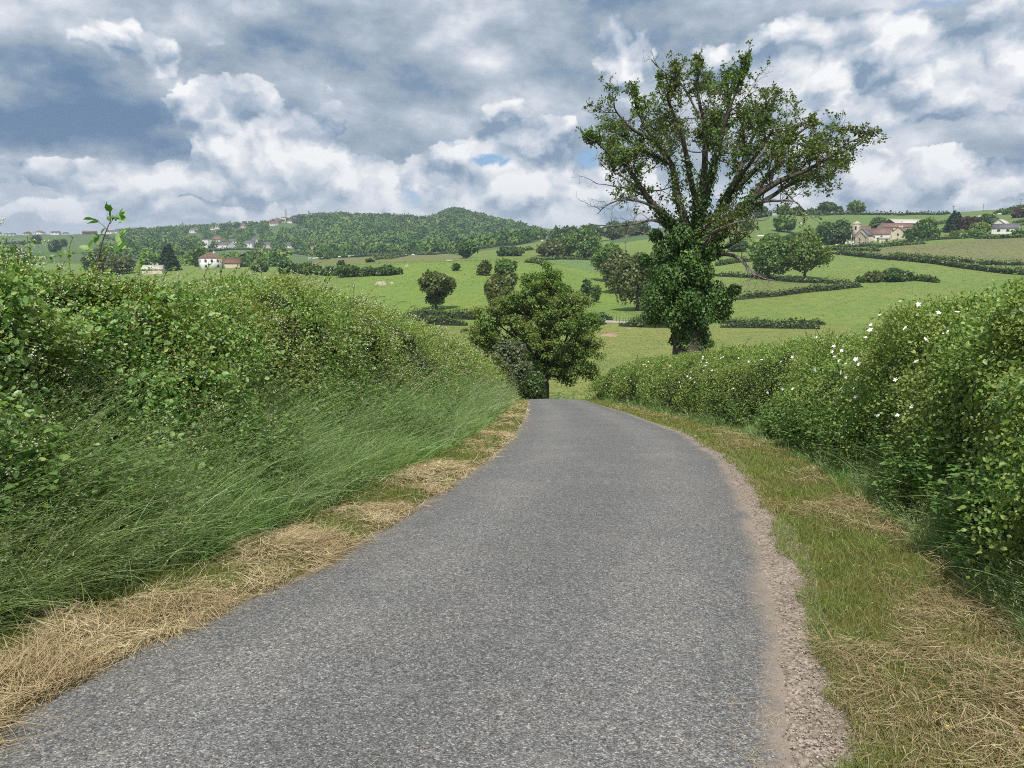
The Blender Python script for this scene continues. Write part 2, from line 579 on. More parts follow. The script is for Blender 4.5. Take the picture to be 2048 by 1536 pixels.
def far_z(t, y):
    t = np.clip(t, _TG[0], _TG[-1] - 1e-6)
    y = np.clip(y, 75, 3999)
    i = np.clip(np.searchsorted(_TG, t, side='right') - 1, 0, len(_TG) - 2)
    f = (t - _TG[i]) / (_TG[i + 1] - _TG[i])
    f = f * f * (3 - 2 * f) * 0.5 + f * 0.5
    g = np.log(y / 75) / np.log(4000 / 75) * (len(_YG) - 1)
    j = np.clip(g.astype(int), 0, len(_YG) - 2)
    h = g - j
    return (_ZG[i, j] * (1 - f) + _ZG[i + 1, j] * f) * (1 - h) + (_ZG[i, j + 1] * (1 - f) + _ZG[i + 1, j + 1] * f) * h


# road edges: rows of the photo and the columns of asphalt left and right
_er = [(1800, -560, 1590), (1536, -130, 1572), (1448, 0, 1568), (1290, 270, 1555), (1160, 600, 1530), (1040, 800, 1500), (925, 975, 1446), (868, 1035, 1365), (830, 1053, 1262), (800, 1058, 1168)]
_ey, _el, _ee = [], [], []
for row, l, r in _er:
    s = ray(1024, row)[1]
    yy = np.linspace(0.2, 60, 6000)
    q = yy[np.argmax(zr(yy) > s * yy)]
    _ey.append(q)
    _el.append(ray(l, row)[0] * q)
    _ee.append(ray(r, row)[0] * q)
_ey = np.array([-14, -5] + _ey + [60, 80])
_el = np.array([_el[0] - 5, _el[0] - 2.2] + _el + [_el[-1] - 1.6, _el[-1] - 6])
_ee = np.array([_ee[0] - 4, _ee[0] - 1.2] + _ee + [_ee[-1] - 1.2, _ee[-1] - 5])


def _sm(y, a):
    acc = 0
    for o, w in ((-.9, 1), (-.45, 2), (0, 3), (.45, 2), (.9, 1)):
        acc = acc + w * np.interp(np.asarray(y, float) * (1 + 0.06 * o) + 0.35 * o, _ey, a)
    return acc / 9


def road_l(y): return _sm(y, _el)
def road_r(y): return _sm(y, _ee)


def ground(x, y):
    """height of the land at any spot"""
    x, y = np.broadcast_arrays(np.asarray(x, float), np.asarray(y, float))
    shp = x.shape
    x, y = x.ravel(), y.ravel()
    z = zr(y)
    near = y < 78
    # banks and verges beside the road
    dl, dr = road_l(y) - x, x - road_r(y)
    bank = 0.42 * np.clip((dl - 0.9) / 2.2, 0, 1) + 0.30 * np.clip((dr - 1.6) / 1.8, 0, 1)
    p = np.column_stack([x, y])
    hump = 0.10 * np.clip(np.minimum(dl, 1.1 - dl) / 0.25, 0, 1) * fbm(p * 2.3, 2, 5) + 0.07 * np.clip((dr - 0.5) / 0.4, 0, 1) * np.clip((2.6 - dr) / .5, 0, 1) * fbm(p * 2.0, 2, 9)
    zn = z + (bank + hump) * np.clip((56 - y) / 8, 0, 1)
    zf = far_z(x / np.maximum(y, 1), y)
    fade = np.clip((y - 90) / 60, 0, 1)
    zf = zf + fade * (fbm(p / 38.0, 3, 3) - 0.5) * 0.012 * np.minimum(y, 900) * 0.35
    z = np.where(near & (y < 75), zn, zf)
    return z.reshape(shp)


def gz(x, y):
    return float(ground(np.array([x]), np.array([y]))[0])


_YM = np.geomspace(60, 3900, 4000)


def hit(px, py, ymin=80, ymax=3900):
    """where the line of sight of a photo pixel meets the land"""
    t, s = ray(px, py)
    g = ground(t * _YM, _YM)
    ok = (g >= s * _YM) & (_YM >= ymin) & (_YM <= ymax)
    if ok.any():
        y = _YM[np.argmax(ok)]
    else:                                   # just over the brow: take the nearest approach
        m = np.where((_YM >= ymin) & (_YM <= ymax), g / _YM - s, -9)
        y = _YM[np.argmax(m)]
    return t * y, y, gz(t * y, y)


def mpp(y):
    """metres across one photo pixel at distance y"""
    return y / F


# ---- ground sheet, coloured by what grows on each field
FIELDS = [  # photo outline of a field, colour of its growth
    ([(680, 575), (800, 527), (1010, 521), (1130, 532), (1200, 545), (1260, 640), (640, 645)], (0.150, 0.225, 0.050)),
    ([(1080, 519), (1215, 516), (1215, 545), (1140, 531)], (0.130, 0.205, 0.075)),
    ([(600, 520), (900, 508), (940, 518), (760, 524), (560, 535)], (0.150, 0.165, 0.065)),
    ([(960, 505), (1130, 474), (1215, 474), (1240, 517), (960, 517)], (0.140, 0.195, 0.050)),
    ([(540, 650), (1260, 648), (1700, 652), (1700, 800), (500, 800)], (0.180, 0.212, 0.064)),
    ([(1430, 590), (1700, 566), (1840, 560), (1960, 600), (1700, 640), (1400, 642)], (0.150, 0.212, 0.056)),
    ([(1400, 566), (1720, 566), (1480, 598), (1400, 600)], (0.150, 0.185, 0.065)),
    ([(1400, 520), (1640, 508), (1900, 530), (2048, 545), (1860, 562), (1720, 570), (1400, 560)], (0.152, 0.215, 0.060)),
    ([(1690, 503), (1900, 484), (2048, 474), (2048, 530), (1900, 520)], (0.150, 0.165, 0.075)),
    ([(1400, 480), (1480, 435), (1640, 424), (1860, 425), (2048, 404), (2048, 455), (1700, 470)], (0.120, 0.180, 0.055)),
    ([(0, 470), (210, 472), (300, 500), (210, 505), (0, 505)], (0.085, 0.140, 0.050)),
    ([(0, 476), (80, 478), (72, 487), (0, 489)], (0.110, 0.160, 0.095)),
    ([(410, 506), (480, 499), (580, 505), (660, 518), (600, 525), (420, 528)], (0.095, 0.150, 0.060)),
    ([(290, 500), (330, 495), (400, 508), (400, 528), (290, 520)], (0.100, 0.155, 0.055)),
    ([(1010, 449), (1110, 456), (1110, 475), (1060, 468)], (0.120, 0.155, 0.060)),
]


def in_poly(px, py, poly):
    ins = np.zeros(px.shape, bool)
    j = len(poly) - 1
    for i in range(len(poly)):
        xi, yi = poly[i]
        xj, yj = poly[j]
        c = ((yi > py) != (yj > py)) & (px < (xj - xi) * (py - yi) / ((yj - yi) or 1e-9) + xi)
        ins ^= c
        j = i
    return ins


def build_ground():
    ts = np.sinh(np.linspace(-2.2, 2.2, 561)) / np.sinh(2.2) * 1.45
    ys = np.concatenate([np.arange(-11, 2, 0.35), np.arange(2, 56, 0.13), np.geomspace(56, 4200, 640)])
    T, Y = np.meshgrid(ts, ys)
    X = T * (Y + 14.0)
    Y = Y.copy()
    Z = ground(X, Y)
    dl, dr = road_l(Y) - X, X - road_r(Y)
    on = (dl < 0.02) & (dr < 0.02) & (Y < 70)
    Z = np.where(on, Z - 0.05, Z)
    x, y, z = X.ravel(), Y.ravel(), Z.ravel()
    d = y * cP - z * sP
    d = np.where(d < 1, 1, d)
    px = CX + F * x / d
    py = CY - F * (y * sP + z * cP) / d
    col = np.empty((len(x), 4))
    col[:] = (0.142, 0.205, 0.054, 1)
    col[y > 620] = (0.080, 0.130, 0.048, 1)
    for poly, c in FIELDS:
        mk = in_poly(px, py, poly) & (y > 62)
        col[mk, :3] = c
    # near the lane: soil and litter under hedge and verge
    dlf, drf = dl.ravel(), dr.ravel()
    near = (y < 62)
    col[near, :3] = (0.060, 0.075, 0.026)
    hay = near & (dlf < 1.0) & (dlf > -1)
    col[hay, :3] = (0.20, 0.145, 0.070)
    vr = near & (drf < 2.0)
    col[vr, :3] = (0.115, 0.105, 0.040)
    n, k2 = T.shape
    i = (np.arange(n - 1)[:, None] * k2 + np.arange(k2 - 1)[None]).ravel()
    Q = np.column_stack([i, i + 1, i + k2 + 1, i + k2])
    m, kk, out = material('fields')
    at = kk.node('ShaderNodeAttribute', attribute_name='growth')
    g = kk.node('ShaderNodeNewGeometry')
    pos = g.outputs['Position']
    flat = kk.node('ShaderNodeVectorMath', operation='MULTIPLY')
    kk.put(flat.inputs[0], pos)
    flat.inputs[1].default_value = (1, 1, 0.3)
    p2 = flat.outputs[0]
    n1 = kk.noise(p2, 0.035, 4.0, 0.6)
    n2 = kk.noise(p2, 0.45, 4.0, 0.65)
    n3 = kk.noise(p2, 4.0, 3.0, 0.7)
    c = kk.mix(kk.sstep(n1, 0.35, 0.68, 0.0, 0.55), at.outputs['Color'], kk.mix(1.0, at.outputs['Color'], (1.35, 1.12, 1.05), 'MULTIPLY'))
    c = kk.mix(kk.sstep(n2, 0.40, 0.64, 0.0, 0.6), c, kk.mix(1.0, c, (0.62, 0.74, 0.72), 'MULTIPLY'))
    c = kk.mix(kk.sstep(n3, 0.42, 0.66, 0.0, 0.5), c, kk.mix(1.0, c, (1.45, 1.35, 1.3), 'MULTIPLY'))
    b = kk.node('ShaderNodeBump')
    b.inputs['Strength'].default_value = 0.8
    b.inputs['Distance'].default_value = 0.5
    kk.put(b.inputs['Height'], kk.add(n2, kk.mul(n3, 0.35)))
    pbr(kk, out, c, 0.95, 0.15, b.outputs[0])
    o = mesh('ground', np.column_stack([x, y, z]), Q, m, smooth=True, attrs={'growth': ('FLOAT_COLOR', col)})
    return tag(o, 'rolling grass fields falling from the lane and rising to the hills', kind='structure')


build_ground()


def strip(name, label, ys, xl, xr, lift, mat, nx=24, attrs=True, zf=None):
    """a sheet that follows the land between two edge lines"""
    u = np.linspace(0, 1, nx)
    X = xl[:, None] * (1 - u) + xr[:, None] * u
    Y = np.repeat(ys[:, None], nx, 1)
    Z = (zf(X, Y) if zf else ground(X, Y)) + lift
    n = len(ys)
    i = (np.arange(n - 1)[:, None] * nx + np.arange(nx - 1)[None]).ravel()
    Q = np.column_stack([i, i + 1, i + nx + 1, i + nx])
    A = {'edge_r': ('FLOAT', (xr[:, None] - X).ravel()), 'edge_l': ('FLOAT', (X - xl[:, None]).ravel())} if attrs else None
    o = mesh(name, np.column_stack([X.ravel(), Y.ravel(), Z.ravel()]), Q, mat, smooth=True, attrs=A)
    return tag(o, label, kind='structure')


def build_road():
    m, kk, out = material('asphalt')
    g = kk.node('ShaderNodeNewGeometry')
    pos = g.outputs['Position']
    er = kk.node('ShaderNodeAttribute', attribute_name='edge_r').outputs['Fac']
    el = kk.node('ShaderNodeAttribute', attribute_name='edge_l').outputs['Fac']
    va = kk.sep(kk.vor(pos, 150.0, out='Color'))
    vb2 = kk.sep(kk.vor(pos, 62.0, out='Color'))
    chip = kk.add(kk.mul(va[0], 0.70), kk.mul(vb2[1], 0.30))
    col = kk.ramp(chip, [(0.05, (0.044, 0.043, 0.043)), (0.40, (0.110, 0.109, 0.109)), (0.62, (0.162, 0.160, 0.158)), (0.80, (0.246, 0.241, 0.232)), (0.95, (0.42, 0.41, 0.39))])
    big = kk.noise(pos, 0.9, 5.0, 0.62)
    col = kk.mix(kk.sstep(big, 0.40, 0.66, 0.0, 0.35), col, kk.mix(1.0, col, (1.35, 1.30, 1.20), 'MULTIPLY'))
    sm2 = kk.noise(pos, 4.5, 5.0, 0.65)
    col = kk.mix(kk.sstep(sm2, 0.56, 0.74, 0.0, 0.35), col, (0.205, 0.200, 0.190))
    # two wheel tracks worn paler, a darker crown between them, old scuffs across the lane
    uu = kk.m('DIVIDE', el, kk.add(kk.add(el, er), 0.001))
    wav = kk.mul(kk.sub(kk.noise(pos, 0.35, 3.0, 0.6), 0.5), 0.16)
    tr = kk.m('COSINE', kk.mul(kk.add(kk.sub(uu, 0.26), wav), 12.57))
    tn = kk.noise(pos, 1.3, 5.0, 0.65)
    col = kk.mix(kk.mul(kk.sstep(tr, 0.0, 1.0), kk.sstep(tn, 0.3, 0.65, 0.10, 0.42)), col, kk.mix(1.0, col, (1.42, 1.40, 1.36), 'MULTIPLY'))
    col = kk.mix(kk.mul(kk.sstep(tr, 0.1, -1.0), kk.sstep(tn, 0.35, 0.7, 0.35, 0.0)), col, kk.mix(1.0, col, (0.74, 0.75, 0.78), 'MULTIPLY'))
    st = kk.node('ShaderNodeMapping')
    kk.put(st.inputs[0], pos)
    st.inputs['Scale'].default_value = (2.2, 0.5, 1.0)
    sc2 = kk.noise(st.outputs[0], 2.2, 6.0, 0.7)
    col = kk.mix(kk.sstep(sc2, 0.60, 0.72, 0.0, 0.5), col, (0.26, 0.255, 0.245))
    col = kk.mix(kk.sstep(kk.noise(pos, 0.55, 6.0, 0.7), 0.60, 0.70, 0.0, 0.4), col, kk.mix(1.0, col, (0.66, 0.67, 0.70), 'MULTIPLY'))
    # sandy dust drifts in from the right edge, straw dust on the left
    dust = kk.add(er, kk.mul(kk.sub(kk.noise(pos, 2.2, 6.0, 0.72), 0.5), 0.42))
    col = kk.mix(kk.sstep(dust, 0.0, 0.20, 1.0, 0.0), col, kk.mix(kk.mul(va[1], 0.6), (0.33, 0.268, 0.212), (0.18, 0.15, 0.125)))
    dl2 = kk.add(el, kk.mul(kk.sub(kk.noise(pos, 2.4, 4.0, 0.65), 0.5), 0.30))
    col = kk.mix(kk.sstep(dl2, -0.02, 0.22, 0.75, 0.0), col, kk.mix(kk.mul(va[1], 0.6), (0.27, 0.215, 0.13), (0.15, 0.125, 0.10)))
    b = kk.node('ShaderNodeBump')
    b.inputs['Strength'].default_value = 0.55
    b.inputs['Distance'].default_value = 0.006
    kk.put(b.inputs['Height'], kk.sub(va[2], kk.vor(pos, 150.0)))
    pbr(kk, out, col, 0.82, 0.35, b.outputs[0])
    ys = np.concatenate([np.arange(-9, 2, 0.3), np.arange(2, 56, 0.10), np.arange(56, 76, 0.4)])

    def crown(X, Y):
        a, b2 = road_l(Y), road_r(Y)
        u = (X - a) / (b2 - a)
        return zr(Y) + 0.05 * (1 - (2 * u - 1) ** 2)
    strip('road', 'narrow grey asphalt lane running downhill between the hedges', ys, road_l(ys) - 0.06, road_r(ys) + 0.05 + 0.09 * (fbm(np.column_stack([ys * 2.3, ys * 0]), 3, 6) - 0.5), 0.004, m, 40, True, crown)

    # sandy gravel shoulder on the right
    m2, kk, out = material('sandy_gravel')
    g = kk.node('ShaderNodeNewGeometry')
    pos = g.outputs['Position']
    v1 = kk.sep(kk.vor(pos, 70.0, out='Color'))
    n1 = kk.noise(pos, 6.0, 5.0, 0.65)
    col = kk.ramp(kk.add(kk.mul(v1[0], 0.6), kk.mul(n1, 0.45)), [(0.15, (0.115, 0.093, 0.076)), (0.42, (0.215, 0.172, 0.136)), (0.65, (0.295, 0.236, 0.188)), (0.9, (0.46, 0.40, 0.345))])
    b = kk.node('ShaderNodeBump')
    b.inputs['Strength'].default_value = 0.3
    b.inputs['Distance'].default_value = 0.006
    kk.put(b.inputs['Height'], kk.add(v1[2], n1))
    pbr(kk, out, col, 0.95, 0.2, b.outputs[0])
    ys = np.concatenate([np.arange(-6, 2, 0.3), np.arange(2, 40, 0.12)])
    wd = np.interp(ys, [-6, 3, 5, 7.6, 10, 14, 22, 40], [0.36, 0.33, 0.34, 0.31, 0.26, 0.18, 0.10, 0.04])
    wob = 0.26 * (fbm(np.column_stack([ys * 1.3, ys * 0]), 3, 2) - 0.5)
    strip('gravel_shoulder', 'sandy gravel shoulder along the right edge of the lane', ys, road_r(ys) - 0.15, road_r(ys) + wd + 0.06 + wob, 0.006, m2, 14, False,
          lambda X, Y: np.maximum(zr(Y), ground(X, Y)) - 0.016 * (X < road_r(Y) + 0.01))
    # pale farm lane crossing the valley
    m3 = plain('pale_gravel', (0.34, 0.30, 0.25), vary=0.15, scale=1.5)
    xs = np.linspace(-30, 42, 90)
    X = np.repeat(xs[:, None], 5, 1)
    Y = 172.5 + np.linspace(-1.6, 1.6, 5)[None] + 0 * X
    Z = ground(X, Y) + 0.06
    i = (np.arange(89)[:, None] * 5 + np.arange(4)[None]).ravel()
    tag(mesh('farm_lane', np.column_stack([X.ravel(), Y.ravel(), Z.ravel()]), np.column_stack([i, i + 5, i + 6, i + 1]), m3), 'pale gravel farm lane crossing the valley floor', kind='structure')


build_road()


# ---------------------------------------------------------------- hedges and grass beside the lane
M_BRAMBLE = leaf_mat('bramble_leaves', [(0.022, 0.055, 0.012), (0.045, 0.105, 0.020), (0.070, 0.145, 0.030), (0.110, 0.190, 0.050), (0.16, 0.235, 0.085)], (0.10, 0.15, 0.035), 0.9, 0.40, 0.04, 0.5, 2.3)
M_FINE = leaf_mat('hedge_leaves', [(0.030, 0.062, 0.013), (0.060, 0.115, 0.022), (0.098, 0.160, 0.032), (0.150, 0.205, 0.050), (0.225, 0.260, 0.090)], (0.15, 0.16, 0.040), 1.1, 0.42, 0.03, 0.5, 2.15)
M_FINE2 = leaf_mat('right_hedge_leaves', [(0.032, 0.068, 0.014), (0.066, 0.125, 0.024), (0.105, 0.175, 0.034), (0.165, 0.225, 0.052), (0.250, 0.285, 0.090)], (0.135, 0.165, 0.040), 0.9, 0.42, 0.03, 0.5, 1.8)  # separate set of leaf greens for the right hedge
M_CORE = plain('hedge_core_shade', (0.022, 0.032, 0.012), vary=0.5, scale=9.0)  # solid hedge filling; the shade of the gaps is put into its colour
M_STEM = plain('green_stem', (0.10, 0.12, 0.05), vary=0.3, scale=20.0)
M_WOODY = plain('brown_cane', (0.105, 0.075, 0.050), vary=0.3, scale=20.0)
M_WHITE = plain('white_petals', (0.80, 0.79, 0.76), rough=0.7, vary=0.05)
M_BUD = plain('cream_buds', (0.42, 0.44, 0.30), rough=0.8, vary=0.15, scale=30)
M_YELLOW = plain('yellow_petals', (0.75, 0.58, 0.03), rough=0.7, vary=0.1)
M_PINK = plain('pink_petals', (0.55, 0.33, 0.50), rough=0.7, vary=0.1)
M_GRASS = leaf_mat('tall_grass_blades', [(0.030, 0.062, 0.016), (0.062, 0.116, 0.030), (0.098, 0.165, 0.046), (0.140, 0.210, 0.070)], (0.11, 0.135, 0.058), 0.8, 0.45, 0.04, 0.5, 2.7)
M_SEED = leaf_mat('seed_heads', [(0.14, 0.20, 0.075), (0.21, 0.27, 0.12), (0.30, 0.34, 0.18)], None, 1.0, 0.35, 0.03, 0.5, 1.1)
M_LONG = leaf_mat('arching_grass_blades', [(0.11, 0.19, 0.060), (0.18, 0.27, 0.095), (0.26, 0.35, 0.14)], (0.15, 0.20, 0.08), 0.8, 0.38, 0.05, 0.45, 1.5)
M_STRAW2 = leaf_mat('brown_straw', [(0.13, 0.090, 0.045), (0.25, 0.185, 0.095), (0.37, 0.290, 0.160), (0.52, 0.440, 0.270)], (0.22, 0.16, 0.080), 1.4, 0.2, 0.03, 0.5, 1.1)
M_SHORT = leaf_mat('short_grass_blades', [(0.060, 0.105, 0.018), (0.105, 0.160, 0.026), (0.160, 0.210, 0.040), (0.23, 0.24, 0.070)], (0.19, 0.17, 0.060), 1.2, 0.35, 0.03, 0.5, 1.35)
M_STRAW = leaf_mat('dry_straw', [(0.19, 0.135, 0.070), (0.36, 0.280, 0.160), (0.50, 0.410, 0.255), (0.64, 0.555, 0.375)], (0.32, 0.235, 0.130), 1.4, 0.25, 0.03, 0.5, 1.2)


def lumps(y, th, seed):
    p = np.column_stack([y * 0.62, np.cos(th) * 1.1, np.sin(th) * 1.1])
    return 0.70 * (fbm(p, 3, seed) - 0.5) + 0.55 * (fbm(p * 3.4, 2, seed + 9) - 0.5)


class HedgeShape:
    """a hedge bank that follows one side of the lane"""
    def __init__(self, side, seed, xc, wid, hgt):
        self.side, self.seed, self.xc, self.wid, self.hgt = side, seed, xc, wid, hgt

    def at(self, y, th, depth=0.0):
        """th: 0 on the lane side, pi/2 on top, pi at the back"""
        edge = road_l(y) if self.side < 0 else road_r(y)
        xc = edge + self.side * self.xc(y)
        w, h = self.wid(y), self.hgt(y)
        k2 = 1.0 + lumps(y, th, self.seed) - depth / np.maximum(w, .3)
        hol = np.clip((vnoise(np.column_stack([y * 1.5, np.cos(th) * 2.4, np.sin(th) * 2.4]), self.seed + 40) - 0.60) / 0.16, 0, 1) * np.clip((2.1 - th) / .5, 0, 1) * (1.0 if self.side < 0 else np.clip((y - 9) / 3, 0, 1))
        k2 = k2 - 0.24 * hol
        c, s = np.cos(th), np.sin(th)
        ox = -self.side * w * (np.sign(c) * np.abs(c) ** 0.80 + (0.42 if self.side < 0 else 0.12) * np.clip(c, 0, 1) ** 4) * k2
        oz = h * np.abs(s) ** 0.62 * (1 + 0.42 * lumps(y, th, self.seed) - 0.5 * depth / h)
        yy = y + 0.25 * lumps(y + 50, th, self.seed + 3)
        x = xc + ox
        z = ground(xc, yy) - 0.05 + oz
        n = unit(np.column_stack([-self.side * c * 1.0, np.zeros_like(y), np.maximum(s, 0.05)]))
        return np.column_stack([x, yy, z]), n

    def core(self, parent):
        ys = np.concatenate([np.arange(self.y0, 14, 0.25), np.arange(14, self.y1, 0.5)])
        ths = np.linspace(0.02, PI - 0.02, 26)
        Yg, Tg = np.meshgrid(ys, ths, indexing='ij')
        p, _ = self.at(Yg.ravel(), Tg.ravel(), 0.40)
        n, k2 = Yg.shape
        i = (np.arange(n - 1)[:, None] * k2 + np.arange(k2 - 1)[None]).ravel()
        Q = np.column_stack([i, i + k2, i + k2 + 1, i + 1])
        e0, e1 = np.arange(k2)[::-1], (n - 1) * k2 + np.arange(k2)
        return mesh('shade_core', p, [Q, e0[None], e1[None]], M_CORE, parent)  # closed inner shell, coloured dark to paint shade into the hollows


def y_samples(n, y0, y1, power=1.0):
    """more of them near the lens end: density falls with distance"""
    u = rng.random(n)
    if power == 0:
        return y0 + u * (y1 - y0)
    a, b = y0 ** (-power), y1 ** (-power)
    return (a + u * (b - a)) ** (-1 / power)


def hedge_leaves(H, n, y0, y1, size_lo, size_hi, mat, name, parent, power, th_max=2.3, kind=6, far=0.0023, keep=None, depth=0.16):
    y = y_samples(n, y0, y1, power)
    th = th_max * rng.random(n) ** 0.85
    if keep is not None:
        mk = rng.random(n) < keep(y, th)
        y, th = y[mk], th[mk]
        n = len(y)
    dep = np.abs(rng.normal(0, depth, n)) - 0.10 - 0.22 * rng.random(n) ** 5
    p, nr = H.at(y, th, dep)
    p += rng.normal(0, 0.02, (n, 3))
    nrm = unit(nr * 0.8 + rng.normal(0, 0.55, (n, 3)) + np.array([0, 0, 0.35]))
    al = unit(rng.normal(0, 1, (n, 3)) + nr * 0.5 + np.array([0.25, 0, -0.25]))
    sz = size_lo + (size_hi - size_lo) * rng.random(n) ** 1.6
    sz = np.maximum(sz, far * y * (0.75 + 0.5 * rng.random(n)))
    V, Q = leaf_geo(p, al, nrm, sz, kind)
    return mesh(name, V, Q, mat, parent)


def canes(H, n, y0, y1, lmin, lmax, th0, th1, parent, name, matl, leaf_m, leaf_size, power=0.8, up=0.55, rad=0.0035, tipbuds=False):
    """arching shoots that stand out of the hedge, each with its own leaves"""
    G, L, B = Geo(), Geo(), Geo()
    ys = y_samples(n, y0, y1, power)
    th = th0 + (th1 - th0) * rng.random(n)
    p0, nr = H.at(ys, th, np.full(n, 0.12))
    for i in range(n):
        ln = lmin + (lmax - lmin) * rng.random() ** 1.5
        d = unit(nr[i] * 0.75 + rng.normal(0, 0.45, 3) + np.array([0.22, -0.05, up]))
        g = np.array([0.35, 0, -0.75]) * ln * (0.25 + 0.5 * rng.random())
        u = np.linspace(0, 1, 7)[:, None]
        path = p0[i] + d * ln * u + g * u ** 2
        r = max(rad, 0.00042 * ys[i])
        G.tube(path, np.linspace(r, r * 0.45, 7), 4)
        m = max(4, int(ln / (leaf_size * 0.75)))
        uu = 0.2 + 0.8 * rng.random(m)[:, None]
        pp = p0[i] + d * ln * uu + g * uu ** 2
        al = unit(rng.normal(0, 1, (m, 3)) + d * 0.4 + np.array([0.2, 0, 0]))
        nn = unit(rng.normal(0, 0.5, (m, 3)) + np.array([0, -0.2, 1.0]))
        L.leaves(pp, al, nn, np.maximum(leaf_size * (0.6 + 0.7 * rng.random(m)) * (1.15 - 0.6 * uu[:, 0]), 0.002 * ys[i]), 6)
        if tipbuds and rng.random() < 0.75:
            mb = 14
            bp = path[-1] + rng.normal(0, 0.022 + 0.0008 * ys[i], (mb, 3))
            B.leaves(bp, rng.normal(size=(mb, 3)), rng.normal(size=(mb, 3)), np.full(mb, max(0.016, 0.0017 * ys[i])), 4)
    for gg, nm, mt in ((G, name, matl), (L, 'shoot_leaves', leaf_m), (B, 'buds', M_BUD)):
        if gg.n:
            tag(gg.build(nm, mt, parent), kind='stuff')


# left hedge
HL = HedgeShape(-1, 11, lambda y: np.interp(y, [0, 4, 8, 12, 26, 40, 50], [3.3, 3.3, 3.4, 3.45, 3.4, 3.3, 3.0]),
                lambda y: np.interp(y, [0, 8, 14, 30, 50], [1.15, 1.15, 1.1, 1.15, 1.1]),
                lambda y: np.interp(y, [0, 4, 6, 8, 10, 12, 16, 22, 30, 38, 46, 50], [1.75, 1.8, 1.9, 1.98, 2.16, 2.32, 2.42, 2.40, 2.40, 2.15, 1.9, 1.6]))
HL.y0, HL.y1 = 1.5, 50
hl = empty('hedge', (float(road_l(20.) - 3.4), 20, gz(float(road_l(20.) - 3.4), 20)), 'tall wild bramble hedge on the left side of the lane', 'hedge')
hl_inv = np.array(hl.location)


def settle(parent, first):
    """children were made in world space: shift them under their Empty"""
    for o in C.objects:
        if o.parent is parent and o.name not in first:
            o.matrix_parent_inverse = parent.matrix_basis.inverted()


def zone(y):                                   # where big bramble and bindweed leaves take over
    return np.clip((9.0 - y) / 3.0, 0, 1)


HL.core(hl)
hedge_leaves(HL, 135000, 2.2, 12.5, 0.026, 0.088, M_BRAMBLE, 'bramble_leaves', hl, 0.9, keep=lambda y, th: 0.15 + 0.85 * np.clip((10.0 - y) / 4 + 1.6 * (vnoise(np.column_stack([y * 1.3, th * 2.2]), 4) - .5), 0, 1))
hedge_leaves(HL, 230000, 3.0, 50, 0.022, 0.050, M_FINE, 'foliage', hl, 0.75, far=0.0021, keep=lambda y, th: np.clip((y - 3.5) / 4 + 1.2 * (vnoise(np.column_stack([y * 1.3, th * 2.2]), 4) - .4), 0.3, 1))
canes(HL, 130, 3.2, 40, 0.4, 1.0, 1.0, 1.9, hl, 'tall_shoots', M_STEM, M_FINE, 0.05, power=0.5, up=1.1)
canes(HL, 240, 3.0, 13, 0.3, 1.0, 0.25, 1.75, hl, 'canes', M_STEM, M_BRAMBLE, 0.065, tipbuds=True)
canes(HL, 1500, 3.4, 46, 0.2, 0.62, 0.12, 2.0, hl, 'shoots', M_STEM, M_FINE, 0.038, tipbuds=True)
settle(hl, ())

# right hedge
HR = HedgeShape(1, 23, lambda y: np.interp(y, [0, 4, 7, 12, 20, 30, 40, 50], [3.05, 3.05, 3.0, 2.95, 2.75, 2.55, 2.4, 2.1]),
                lambda y: np.interp(y, [0, 8, 14, 30, 50], [1.15, 1.15, 1.15, 1.2, 1.1]),
                lambda y: np.interp(y, [0, 5, 8, 11, 15, 20, 26, 34, 42, 46, 50], [2.0, 2.0, 2.0, 2.0, 1.88, 1.85, 1.85, 2.0, 1.9, 1.6, 1.2]))
HR.y0, HR.y1 = 2.5, 50
hr = empty('hedge', (float(road_r(20.) + 2.8), 20, gz(float(road_r(20.) + 2.8), 20)), 'sunlit hedge with white dog roses on the right side of the lane', 'hedge')
HR.core(hr)
hedge_leaves(HR, 290000, 3.6, 50, 0.020, 0.050, M_FINE2, 'foliage', hr, 0.75, far=0.0021)
hedge_leaves(HR, 34000, 3.6, 16, 0.028, 0.058, M_BRAMBLE, 'bramble_leaves', hr, 0.9, keep=lambda y, th: np.clip(3.0 * (vnoise(np.column_stack([y * 0.9, th * 2.0]), 41) - .45), 0, 1))
canes(HR, 1700, 4.0, 48, 0.2, 0.6, 0.10, 2.0, hr, 'shoots', M_STEM, M_FINE2, 0.042)


def rose_flowers():
    """open white flowers: five petals round a yellow heart"""
    n = 95
    y = np.concatenate([y_samples(60, 7.5, 24, 0.5), y_samples(35, 20, 44, 0.3)])
    th = 0.22 + 0.85 * rng.random(n)
    p, nr = HR.at(y, th, np.full(n, -0.20))
    order = np.argsort(y)
    for i in order:
        g = Geo()
        s = max(0.026 + 0.018 * rng.random(), 0.0013 * y[i])
        nn = unit(nr[i] + rng.normal(0, 0.35, 3) + np.array([0, -0.35, 0.1]))
        a = unit(np.cross(nn, [0.2, 0.3, 0.9]))
        b = np.cross(nn, a)
        ang = np.arange(5) / 5 * 2 * PI + rng.random()
        al = a[None] * np.cos(ang)[:, None] + b[None] * np.sin(ang)[:, None] + nn[None] * 0.25
        V, Q = leaf_geo(np.repeat(p[i][None], 5, 0), al, np.repeat(nn[None], 5, 0), s * 1.0, 6)
        c = p[i]
        V = (V - c) * np.array([1.0, 1.0, 1.0]) + c
        o = mesh('flower', V - c, Q, M_WHITE, hr)
        o.location = c


rose_flowers()
settle(hr, ())


